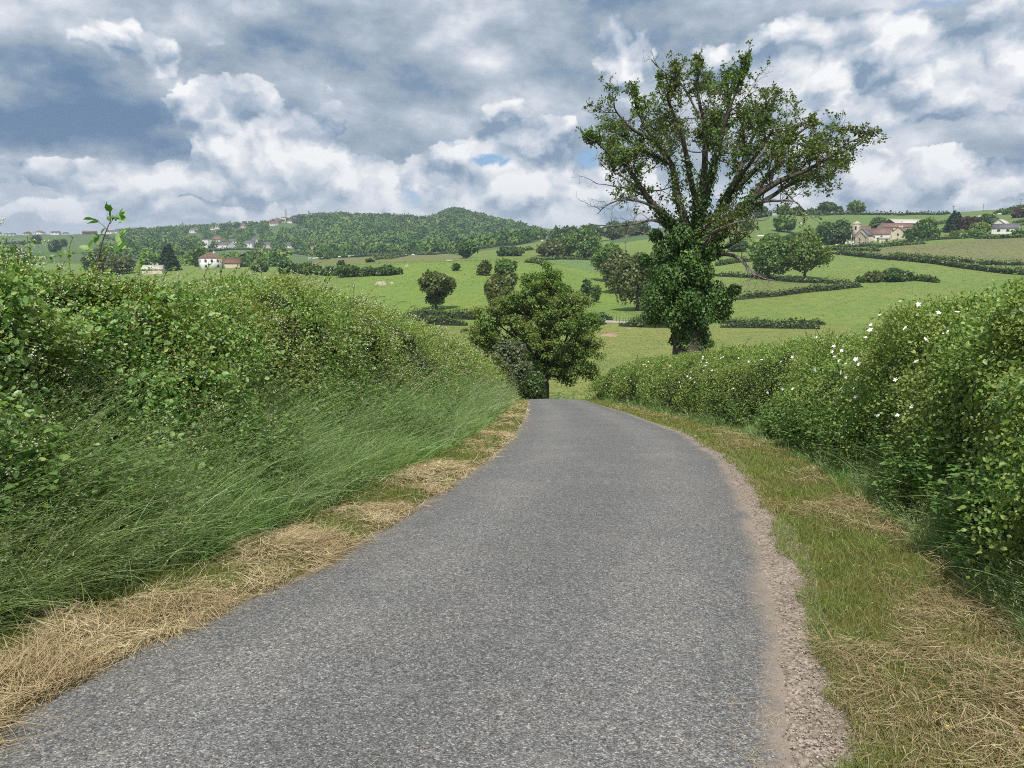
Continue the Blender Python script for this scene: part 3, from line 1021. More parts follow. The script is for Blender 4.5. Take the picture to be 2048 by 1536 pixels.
# tall roadside grass, leaning with the wind towards the lane
def tall_grass(name, label, side, n, y0, y1, lat0, lat1, hmin, hmax, lean, power, seeds, wfar=0.00085):
    y = y_samples(n, y0, y1, power)
    lat = lat0(y) + (lat1(y) - lat0(y)) * rng.random(n) ** 0.85
    p2 = np.column_stack([y * 1.1, lat * 1.5])
    clump = fbm(p2, 2, 31)
    keep = rng.random(n) < 0.35 + 1.1 * clump
    y, lat, clump = y[keep], lat[keep], clump[keep]
    n = len(y)
    x = (road_l(y) - lat) if side < 0 else (road_r(y) + lat)
    z = ground(x, y) - 0.02
    rise = np.clip((lat - lat0(y)) / np.maximum(lat1(y) - lat0(y), .1), 0, 1)
    L = (hmin + (hmax - hmin) * rise ** 0.7) * (0.6 + 0.6 * rng.random(n)) * (0.75 + 0.5 * clump)
    wav = fbm(np.column_stack([x * 1.4, y * 1.4]), 2, 81)
    wav2 = fbm(np.column_stack([x * 1.1, y * 1.1]), 2, 91)
    # tussocks: blades fan out from the heart of their own tuft
    q = np.column_stack([x, y]) / 0.34
    ci = np.floor(q).astype(np.int64)
    jx, jy, jh = (_hash(ci[:, 0], ci[:, 1], ci[:, 0] * 0 + kk2, 5) for kk2 in (1, 2, 3))
    ox, oy = q[:, 0] - ci[:, 0] - (0.3 + 0.4 * jx), q[:, 1] - ci[:, 1] - (0.3 + 0.4 * jy)
    L = L * (0.62 + 0.75 * jh)
    d0 = unit(np.column_stack([rng.normal(0, 0.28, n) + 0.75 * ox + lean * (0.5 * wav - 0.1), rng.normal(0, 0.28, n) + 0.75 * oy + 0.3 * (wav2 - 0.5), np.ones(n)]))
    bend = np.column_stack([lean * (0.6 * wav + 0.3 * rng.random(n) - .1) + rng.normal(0, 0.22, n) + 0.55 * ox, rng.normal(0, 0.22, n) + 0.55 * oy + 0.4 * (wav2 - .5), -0.10 - 0.36 * rng.random(n)])
    w = np.maximum(0.0048 + 0.0065 * rng.random(n) ** 2, wfar * y)
    V, Q, path = ribbons(np.column_stack([x, y, z]), d0, bend, L, w, 5)
    o = mesh(name, V, Q, M_GRASS)
    tag(o, label, 'grass', kind='stuff')
    if seeds:
        m = rng.choice(n, seeds, replace=False)
        sx, sy, sz = x[m], y[m], z[m]
        ns = len(m)
        Ls = L[m] * 1.12 + 0.22
        d1 = unit(np.column_stack([rng.normal(0, 0.2, ns) + lean * 0.35, rng.normal(0, 0.22, ns), np.ones(ns)]))
        b1 = np.column_stack([lean * (0.35 + 0.45 * rng.random(ns)) + rng.normal(0, .12, ns), rng.normal(0, 0.18, ns), -0.10 - 0.28 * rng.random(ns)])
        V1, Q1, pth = ribbons(np.column_stack([sx, sy, sz]), d1, b1, Ls, np.maximum(0.0022, 0.0005 * sy), 6)
        G = Geo()
        G.put(V1, Q1)
        kk2 = 16
        u = 0.70 + 0.32 * rng.random((ns, kk2))
        hp = np.column_stack([sx, sy, sz])[:, None] + Ls[:, None, None] * (u[..., None] * d1[:, None] + (u ** 2)[..., None] * b1[:, None])
        tang = unit(d1[:, None] + 2 * u[..., None] * b1[:, None])
        hp = hp + rng.normal(0, 0.010, hp.shape) * (1.15 - u)[..., None] * 4
        al = unit(tang + rng.normal(0, 0.45, hp.shape) + np.array([0, 0, -0.2]))
        sz2 = np.maximum(0.017 + 0.014 * rng.random((ns, kk2)), (0.0024 * sy)[:, None])
        G.leaves(hp.reshape(-1, 3), al.reshape(-1, 3), rng.normal(size=(ns * kk2, 3)), sz2.ravel(), 3)
        h = G.build('seed_grass', M_SEED)
        tag(h, label.replace('blades', 'pale seed heads'), 'grass', kind='stuff')


cst = lambda v: (lambda y: np.full_like(np.asarray(y, float), v))
tall_grass('tall_grass', 'long green grass blades below the bramble hedge on the left bank', -1, 72000, 2.2, 50, cst(0.85), cst(3.1), 0.36, 1.25, 0.40, 0.75, 10000, 0.0011)
tall_grass('hedge_foot_grass', 'long green grass blades at the foot of the rose hedge on the right', 1, 45000, 3.2, 50, lambda y: np.interp(y, [0, 6, 12, 30, 50], [1.4, 1.35, 1.25, 0.95, 0.65]), cst(2.5), 0.10, 0.62, -0.12, 0.75, 2500)


def arching_blades(name, label, side, n, y0, y1, lat0, lat1, lean):
    """broad pale blades that bow over clear of the rest"""
    y = y_samples(n, y0, y1, 0.8)
    lat = lat0 + (lat1 - lat0) * rng.random(n)
    x = (road_l(y) - lat) if side < 0 else (road_r(y) + lat)
    z = ground(x, y)
    L = (0.65 + 0.55 * rng.random(n)) * (0.75 + 0.25 * (lat - lat0) / (lat1 - lat0))
    d0 = unit(np.column_stack([rng.normal(0, 0.25, n) + lean * .3, rng.normal(0, 0.3, n), np.ones(n)]))
    az = rng.random(n) * 2 * PI
    bl = 0.35 + 0.4 * rng.random(n)
    bend = np.column_stack([np.cos(az) * bl * .7 + lean * .5, np.sin(az) * bl * .7, -0.25 - 0.55 * rng.random(n)])
    V, Q, _ = ribbons(np.column_stack([x, y, z]), d0, bend, L, np.maximum(0.0065 + 0.006 * rng.random(n), 0.0011 * y), 7)
    tag(mesh(name, V, Q, M_LONG), label, 'grass', kind='stuff')


M_WEED = leaf_mat('weed_leaves', [(0.06, 0.13, 0.03), (0.10, 0.19, 0.045), (0.15, 0.25, 0.065), (0.20, 0.30, 0.09)], (0.12, 0.20, 0.05), 0.9, 0.4, 0.04, 0.5, 1.2)


def weeds(name, label, side, n, y0, y1, lat0, lat1, hgt):
    """nettles, docks and cleavers: leafy stems among the grass"""
    y = y_samples(n, y0, y1, 0.8)
    lat = lat0 + (lat1 - lat0) * rng.random(n) ** 0.7
    keep = rng.random(n) < np.clip(3.2 * (fbm(np.column_stack([y * 0.9, lat * 1.3]), 2, 37) - 0.36), 0, 1)
    y, lat = y[keep], lat[keep]
    n = len(y)
    x = (road_l(y) - lat) if side < 0 else (road_r(y) + lat)
    h = hgt * (0.55 + 0.6 * rng.random(n)) * (0.6 + 0.6 * (lat - lat0) / (lat1 - lat0))
    m = 16
    u = np.linspace(0.25, 1.0, m)[None] + rng.normal(0, .03, (n, m))
    lx, ly = rng.normal(0, .18, n) - side * .18, rng.normal(0, .18, n)
    p = np.stack([x[:, None] + lx[:, None] * u * h[:, None], y[:, None] + ly[:, None] * u * h[:, None], ground(x, y)[:, None] + u * h[:, None]], -1)
    a = (np.arange(m) * 2.4)[None] + rng.random((n, 1)) * 6
    al = np.stack([np.cos(a), np.sin(a), 0.1 + 0 * a - 0.3 * rng.random((n, m))], -1)
    nr = np.stack([np.cos(a) * .3, np.sin(a) * .3, 1 + 0 * a], -1) + rng.normal(0, .25, (n, m, 3))
    big = np.where(rng.random(n) < 0.25, 1.7, 1.0)[:, None]
    sz = np.maximum((0.092 - 0.048 * u) * big * (0.7 + 0.6 * rng.random((n, m))), (0.0024 * y)[:, None])
    V, Q = leaf_geo(p.reshape(-1, 3), al.reshape(-1, 3), nr.reshape(-1, 3), sz.ravel(), 6)
    st = ribbons(np.column_stack([x, y, ground(x, y)]), unit(np.column_stack([lx, ly, np.ones(n)])), np.zeros((n, 3)), h, np.maximum(0.006, .0007 * y), 3)
    G = Geo()
    G.put(V, Q)
    G.put(st[0], st[1])
    tag(G.build(name, M_WEED), label, 'weeds', kind='stuff')


weeds('weeds', 'leafy nettles and docks among the tall grass on the left bank', -1, 11000, 2.6, 44, 1.15, 3.4, 1.3)
weeds('weeds', 'leafy weeds along the foot of the right hedge', 1, 17000, 5.2, 44, 1.5, 3.0, 1.15)
arching_blades('arching_grass', 'broad pale grass blades bowing over on the left bank', -1, 23000, 2.6, 46, 1.0, 3.3, 0.45)
arching_blades('arching_grass', 'broad pale grass blades bowing over at the right hedge foot', 1, 3500, 3.4, 40, 1.6, 2.6, -0.10)


# mown verge: dry straw lying on short green grass
def straw(name, label, side, n, y0, y1, lat_f, power, patch, seed, lmin=0.07, lmax=0.30, mat=None):
    y = y_samples(n, y0, y1, power)
    lat = lat_f(n, y)
    x = (road_l(y) - lat) if side < 0 else (road_r(y) + lat)
    keep = rng.random(n) < patch(x, y, lat)
    x, y, lat = x[keep], y[keep], lat[keep]
    n = len(x)
    hp = fbm(np.column_stack([x * 2.3, y * 2.3]), 2, seed)
    z = np.maximum(ground(x, y), zr(y)) + (0.012 + 0.10 * rng.random(n) ** 1.6) * (0.25 + 1.1 * hp)
    sw = 2 * PI * fbm(np.column_stack([x * 1.7, y * 1.7]), 2, seed + 5) * 1.6
    az = sw + rng.normal(0, 0.75, n)
    d0 = np.column_stack([np.cos(az), np.sin(az), rng.normal(0.04, 0.20, n)])
    bend = np.column_stack([rng.normal(0, 0.22, n), rng.normal(0, 0.22, n), -np.abs(rng.normal(0.02, 0.14, n))])
    L = lmin + (lmax - lmin) * rng.random(n) ** 1.7
    w = np.maximum(0.0022 + 0.002 * rng.random(n), 0.00062 * y)
    V, Q, _ = ribbons(np.column_stack([x, y, z]), d0, bend, L, w, 3, face=np.column_stack([rng.normal(0, .3, n), rng.normal(0, .3, n), np.ones(n)]))
    o = mesh(name, V, Q, mat or M_STRAW)
    tag(o, label, 'straw', kind='stuff')


def short_grass(name, label, side, n, y0, y1, lat_f, power, patch, hmin, hmax, mat=None):
    y = y_samples(n, y0, y1, power)
    lat = lat_f(n, y)
    x = (road_l(y) - lat) if side < 0 else (road_r(y) + lat)
    keep = rng.random(n) < patch(x, y, lat)
    x, y, lat = x[keep], y[keep], lat[keep]
    n = len(x)
    z = ground(x, y) - 0.01
    L = hmin + (hmax - hmin) * rng.random(n)
    d0 = unit(np.column_stack([rng.normal(0, 0.42, n), rng.normal(0, 0.42, n), np.ones(n)]))
    bend = np.column_stack([rng.normal(0, 0.25, n), rng.normal(0, 0.25, n), -0.3 * rng.random(n)])
    w = np.maximum(0.0028 + 0.002 * rng.random(n), 0.00075 * y)
    V, Q, _ = ribbons(np.column_stack([x, y, z]), d0, bend, L, w, 3)
    o = mesh(name, V, Q, mat or M_SHORT)
    tag(o, label, 'grass', kind='stuff')


def pnoise(x, y, f, seed): return fbm(np.column_stack([x * f, y * f]), 3, seed)


def lat_left(n, y):
    edge = 0.10 * (pnoise(y * 0, y, 1.6, 51) - 0.5) * 2
    return -0.06 + edge * 0.8 + (0.98 - edge) * rng.random(n)


far_green = lambda y: np.clip((y - 9) / 16, 0, 0.72)
straw('dry_straw', 'dry cut straw lying along the left edge of the lane', -1, 80000, 2.4, 46, lat_left, 0.9,
      lambda x, y, lat: np.clip(3.4 * (pnoise(x, y, 1.3, 61) - 0.37) - far_green(y) * 0.6 - 0.5 * np.clip((lat - 0.75) / .3, 0, 1), 0.03, 1), 61)
short_grass('verge_grass', 'short green grass between the straw on the left verge', -1, 60000, 2.4, 48, lambda n, y: 0.05 + 1.15 * rng.random(n), 0.8,
            lambda x, y, lat: np.clip(4.0 * (0.50 - pnoise(x, y, 1.3, 61)) + 0.9 * np.clip((lat - 0.8) / .3, 0, 1) + far_green(y), 0.03, 1), 0.05, 0.14)
wr_ = lambda y: np.interp(y, [0, 4, 7.6, 12, 20, 34, 50], [1.85, 1.8, 1.75, 1.6, 1.35, 1.05, 0.8])
gr_ = lambda y: np.interp(y, [-6, 3, 5, 7.6, 10, 14, 22, 40], [0.36, 0.31, 0.30, 0.28, 0.22, 0.14, 0.06, 0.0])
lat_r = lambda n, y: gr_(y) - 0.02 - 0.30 * np.clip(fbm(np.column_stack([y * 2.6, y * 0]), 3, 15) - 0.42, 0, 1) * np.minimum(1, gr_(y) / .2) + (wr_(y) - gr_(y) + 0.12) * rng.random(n)
mid_r = lambda lat, y: np.clip(1 - np.abs((lat - gr_(y)) / (wr_(y) - gr_(y)) - 0.68) / 0.42, 0, 1)
short_grass('verge_grass', 'short green grass along the gravel on the right verge', 1, 120000, 2.4, 50, lat_r, 0.75,
            lambda x, y, lat: np.clip(1.05 - 0.55 * mid_r(lat, y) + 1.2 * (pnoise(x, y, 1.3, 71) - .5), 0.1, 1), 0.035, 0.12)
straw('dry_straw', 'dry cut straw scattered on the right verge', 1, 70000, 2.6, 36, lat_r, 0.9,
      lambda x, y, lat: np.clip(0.62 * mid_r(lat, y) + 2.8 * (pnoise(x, y, 1.1, 73) - 0.54) + 0.22 * np.clip((4.6 - y) / 1, 0, 1) * (lat > 0.75), 0.02, 1), 73, 0.05, 0.22, M_STRAW2)


def pebbles():
    n = 5200
    y = y_samples(n, 2.6, 20, 1.1)
    lat = rng.normal(0.55, 0.28, n) * (gr_(y) + 0.05)
    x = road_r(y) + lat
    z = np.maximum(ground(x, y), zr(y)) + 0.014
    s = (0.0022 + 0.0055 * rng.random(n) ** 4) * np.maximum(1, y / 6)
    oct_ = np.array([(1, 0, 0), (0, 1, 0), (-1, 0, 0), (0, -1, 0), (0, 0, .7), (0, 0, -.7)])
    V = oct_[None] * (0.7 + 0.6 * rng.random((n, 6, 3))) * s[:, None, None] + np.column_stack([x, y, z])[:, None]
    T = np.array([(0, 1, 4), (1, 2, 4), (2, 3, 4), (3, 0, 4), (1, 0, 5), (2, 1, 5), (3, 2, 5), (0, 3, 5)])
    m = leaf_mat('pebbles', [(0.07, 0.06, 0.055), (0.20, 0.16, 0.13), (0.34, 0.28, 0.22), (0.48, 0.44, 0.40)], None, 1, 0.0, 0.03)
    tag(mesh('pebbles', V.reshape(-1, 3), (np.arange(n)[:, None, None] * 6 + T[None]).reshape(-1, 3), m), 'loose pebbles strewn over the sandy shoulder', 'pebbles', kind='stuff')


pebbles()


def small_flowers(name, label, side, n, y0, y1, lat_f, hgt, mat, size):
    y = y_samples(n, y0, y1, 1.0)
    lat = lat_f(n, y)
    x = (road_l(y) - lat) if side < 0 else (road_r(y) + lat)
    z = ground(x, y) + hgt * (0.7 + 0.5 * rng.random(n))
    G = Geo()
    for q in range(4):
        a = q * PI / 2 + rng.random(n)
        al = np.column_stack([np.cos(a), np.sin(a), np.full(n, 0.25)])
        G.leaves(np.column_stack([x, y, z]), al, np.tile([0, 0, 1.0], (n, 1)), np.maximum(size, 0.0011 * y), 4)
    tag(G.build(name, mat), label, 'flowers', kind='stuff')


small_flowers('yellow_flowers', 'tiny yellow flowers dotted in the right verge grass', 1, 22, 2.8, 14, lambda n, y: gr_(y) + 0.1 + 0.6 * rng.random(n), 0.10, M_YELLOW, 0.007)
small_flowers('pink_flowers', 'tiny pink flowers among the tall grass on the left bank', -1, 40, 3.6, 12, lambda n, y: 1.3 + 0.9 * rng.random(n), 0.62, M_PINK, 0.011)


def stray_shoot():
    """the leafy shoot that stands clear above the left hedge"""
    t, s = ray(190, 540)
    y = 8.6
    b = np.array([t * y, y, s * y - 0.25])
    top = np.array([ray(222, 440)[0] * y, y, ray(222, 440)[1] * y])
    e = empty('bramble_shoot', b, 'single leafy shoot standing clear above the bramble hedge', 'plant')
    G, L = Geo(), Geo()
    u = np.linspace(0, 1, 9)[:, None]
    path = b + (top - b) * u + np.array([-0.05, 0, 0.02]) * (u * (1 - u)) * 4
    G.tube(path - b, np.linspace(0.011, 0.005, 9), 6)
    for f, dx, dz, ln in ((0.45, -0.16, 0.10, 0.22), (0.55, 0.10, 0.03, 0.12), (0.72, 0.12, 0.06, 0.16), (0.85, -0.12, 0.10, 0.18), (0.95, 0.08, 0.10, 0.14), (1.0, -0.02, 0.09, 0.1), (0.78, -0.10, 0.02, 0.13)):
        q = b + (top - b) * f
        tip = q + np.array([dx, 0.02, dz])
        G.tube(np.array([q, (q + tip) / 2 + [0, 0, .01], tip]) - b, [0.004, 0.003, 0.002], 4)
        m = 4
        al = np.array([dx, 0, dz * 0.3])[None] + rng.normal(0, 0.10, (m, 3))
        L.leaves(np.repeat((tip - b)[None], m, 0) + rng.normal(0, 0.02, (m, 3)), al, rng.normal(0, .5, (m, 3)) + [0, -0.5, 0.8], 0.09 + 0.06 * rng.random(m), 6)
    L.leaves(np.repeat((top - b)[None], 9, 0) + rng.normal(0, .025, (9, 3)), rng.normal(0, 1, (9, 3)) + [0, 0, 1.2], rng.normal(0, 1, (9, 3)), 0.035 + 0.03 * rng.random(9), 6)
    G.build('stem', M_WOODY, e)
    L.build('leaves', M_BRAMBLE, e)


stray_shoot()


# ---------------------------------------------------------------- trees and shrubs
M_BARK = plain('bark', (0.085, 0.070, 0.056), vary=0.45, scale=6.0, bump=0.5)
M_BARKG = plain('grey_bark', (0.15, 0.135, 0.115), vary=0.4, scale=6.0, bump=0.5)
M_OAK = leaf_mat('oak_leaves', [(0.030, 0.062, 0.010), (0.058, 0.110, 0.016), (0.090, 0.150, 0.022), (0.135, 0.195, 0.038)], (0.11, 0.13, 0.03), 0.5, 0.35, 0.03, 0.5, 1.65)
M_DARK = leaf_mat('dark_leaves', [(0.018, 0.045, 0.012), (0.034, 0.072, 0.018), (0.052, 0.098, 0.024), (0.078, 0.130, 0.034)], (0.05, 0.08, 0.02), 0.3, 0.30, 0.03, 0.5, 1.7)
M_MID = leaf_mat('green_leaves', [(0.028, 0.065, 0.014), (0.052, 0.105, 0.020), (0.080, 0.140, 0.028), (0.115, 0.180, 0.040)], (0.08, 0.12, 0.03), 0.25, 0.33, 0.03, 0.5, 1.8)
M_OLIVE = leaf_mat('olive_leaves', [(0.054, 0.078, 0.020), (0.090, 0.120, 0.030), (0.128, 0.160, 0.044), (0.17, 0.20, 0.064)], (0.115, 0.130, 0.040), 0.4, 0.30, 0.03, 0.5, 1.15)
M_WILLOW = leaf_mat('grey_willow_leaves', [(0.065, 0.092, 0.040), (0.100, 0.132, 0.060), (0.140, 0.172, 0.085), (0.190, 0.220, 0.120)], (0.10, 0.12, 0.05), 0.7, 0.30, 0.03, 0.5, 1.1)
M_LIGHT = leaf_mat('light_leaves', [(0.060, 0.110, 0.018), (0.095, 0.155, 0.026), (0.135, 0.195, 0.036), (0.18, 0.23, 0.05)], (0.13, 0.17, 0.04), 0.3, 0.35, 0.03, 0.5, 1.5)
M_CONIF = leaf_mat('conifer_needles', [(0.010, 0.028, 0.012), (0.018, 0.044, 0.018), (0.028, 0.060, 0.024)], None, 0.3, 0.15, 0.03, 0.5, 1.6)
M_COPPER = leaf_mat('copper_leaves', [(0.035, 0.020, 0.018), (0.060, 0.032, 0.026), (0.085, 0.050, 0.036)], None, 0.3, 0.25, 0.03, 0.5, 1.3)
M_IVY = leaf_mat('ivy_leaves', [(0.020, 0.048, 0.008), (0.038, 0.084, 0.013), (0.062, 0.120, 0.020), (0.105, 0.170, 0.040)], (0.04, 0.08, 0.02), 0.6, 0.27, 0.03, 0.5, 1.7)
M_CROWN = leaf_mat('tree_leaves', [(0.030, 0.066, 0.010), (0.055, 0.108, 0.016), (0.085, 0.145, 0.024), (0.125, 0.180, 0.040)], (0.10, 0.11, 0.03), 0.35, 0.39, 0.03, 0.5, 1.55)
MATS = {'oak': M_OAK, 'dark': M_DARK, 'mid': M_MID, 'olive': M_OLIVE, 'willow': M_WILLOW, 'light': M_LIGHT, 'copper': M_COPPER}


def clump_crown(cx, cz, rx, rz, n, size, flat=0.0, nclump=None, seed=0, hollow=0.55, squash=1.0, cshare=0.36):
    """leaf positions on many clumps that fill an ellipsoid; returns positions, normals, clump centres"""
    r = np.random.default_rng(seed)
    kN = nclump or 26
    d = unit(r.normal(size=(kN, 3)))
    d[:, 2] = np.where(d[:, 2] < -0.9, -d[:, 2] * 0.5, d[:, 2])
    rad = hollow + (1 - hollow) * r.random(kN) ** 0.5
    cen = d * rad[:, None] * np.array([rx, rx * squash, rz]) * (1 - cshare * 0.62)
    cr = rx * cshare * (0.65 + 0.6 * r.random(kN))
    pick = r.choice(kN, n, p=cr ** 2 / (cr ** 2).sum())
    dd = unit(r.normal(size=(n, 3)) + np.array([0, 0, 0.35]))
    rr = cr[pick] * (0.55 + 0.5 * r.random(n) ** 0.6)
    pos = cen[pick] + dd * rr[:, None] * np.array([1, 1, min(1.0, rz / rx)])
    pos = pos + r.normal(0, size * 0.5, (n, 3))
    pos += np.array([0, 0, cz])
    nrm = unit(dd + r.normal(0, 0.5, (n, 3)))
    return pos, nrm, cen + np.array([0, 0, cz])


def tree(label, px, base, top, wpx, kind='mid', y=None, name='tree', cat='tree', group=None, n=2200, lo=0.16, nclump=30, squash=0.9, ymin=80, seed=None, trunk_px=None, cshare=0.42, bark=None, loc=None):
    """a tree from its place in the view: base row on the land, top row and width of the crown"""
    if y is None:
        x0, y0, z0 = hit(px, base, ymin)
    else:
        y0 = y
        x0 = ray(px, base)[0] * y
        z0 = gz(x0, y0)
    n = int(n * 1.5)
    lo = lo * 0.7
    H = ray(px, top)[1] * y0 - z0
    Wm = wpx * y0 / F * 1.02
    e = empty(name, (x0, y0, z0), label, cat, group)
    r = np.random.default_rng(seed if seed is not None else int(px * 7 + base * 13) % 100000)
    cb = H * lo
    rz = (H - cb) / 2
    pos, nrm, cen = clump_crown(0, cb + rz, Wm / 2, rz, n, 0.0011 * y0, nclump=nclump, seed=int(r.integers(1e6)), squash=squash, cshare=cshare)
    pos[:, 2] = np.maximum(pos[:, 2], 0.03 * H)
    al = unit(r.normal(0, 1, (n, 3)) + [0, 0, -0.2])
    size = np.maximum(0.07, 0.0032 * y0) * (0.7 + 0.7 * r.random(n))
    V, Q = leaf_geo(pos, al, nrm, size, 4)
    mesh('crown', V, Q, MATS[kind], e)
    if lo > 0.02:
        G = Geo()
        tr = max(0.14, 0.028 * H) if trunk_px is None else trunk_px * y0 / F / 2
        fork = cb + rz * 0.5
        G.tube([[0, 0, -0.4], [0.02 * H * r.normal(), 0, fork * 0.5], [0, 0, fork]], [tr * 1.35, tr, tr * 0.8], 8)
        for c in cen[r.permutation(len(cen))[:min(9, len(cen))]]:
            midp = np.array([0, 0, fork]) * 0.55 + c * 0.45 + np.array([0, 0, 0.06 * H])
            G.tube([[0, 0, fork * 0.9], midp, c], [tr * 0.6, tr * 0.35, tr * 0.12], 5)
        G.build('trunk', bark or M_BARK, e, smooth=True)
    else:
        G = Geo()
        for q in range(4):
            a = q * 1.7
            G.tube([[0, 0, -0.2], [0.15 * Wm * math.cos(a), 0.15 * Wm * math.sin(a), H * 0.35], [0.3 * Wm * math.cos(a), 0.3 * Wm * math.sin(a), H * 0.7]], [0.05, 0.035, 0.015], 4)
        G.build('stems', M_BARK, e)
    return e


def conifer(label, px, base, top, wpx, y=None, n=2500, ymin=80, group=None):
    if y is None:
        x0, y0, z0 = hit(px, base, ymin)
    else:
        y0 = y
        x0 = ray(px, base)[0] * y
        z0 = gz(x0, y0)
    H = ray(px, top)[1] * y0 - z0
    R = wpx * y0 / F / 2
    e = empty('conifer_tree', (x0, y0, z0), label, 'tree', group)
    r = np.random.default_rng(int(px))
    u = 1 - np.sqrt(r.random(n))
    tier = 0.78 + 0.22 * np.abs(np.sin(u * 23))
    a = r.random(n) * 2 * PI
    rad = R * (1 - u) ** 0.85 * tier * (0.45 + 0.6 * r.random(n) ** 0.5)
    pos = np.column_stack([np.cos(a) * rad, np.sin(a) * rad, H * (0.05 + 0.95 * u) - 0.15 * rad])
    al = np.column_stack([np.cos(a), np.sin(a), -0.35 + 0.2 * r.normal(size=n)])
    V, Q = leaf_geo(pos, al, np.column_stack([np.cos(a) * .4, np.sin(a) * .4, np.ones(n)]) + r.normal(0, .3, (n, 3)), max(0.12, 0.0034 * y0) * (0.7 + 0.6 * r.random(n)), 4)
    mesh('crown', V, Q, M_CONIF, e)
    G = Geo()
    G.tube([[0, 0, -0.4], [0, 0, H * 0.5], [0, 0, H * 0.97]], [0.03 * H, 0.018 * H, 0.004 * H], 6)
    G.build('trunk', M_BARK, e)
    return e


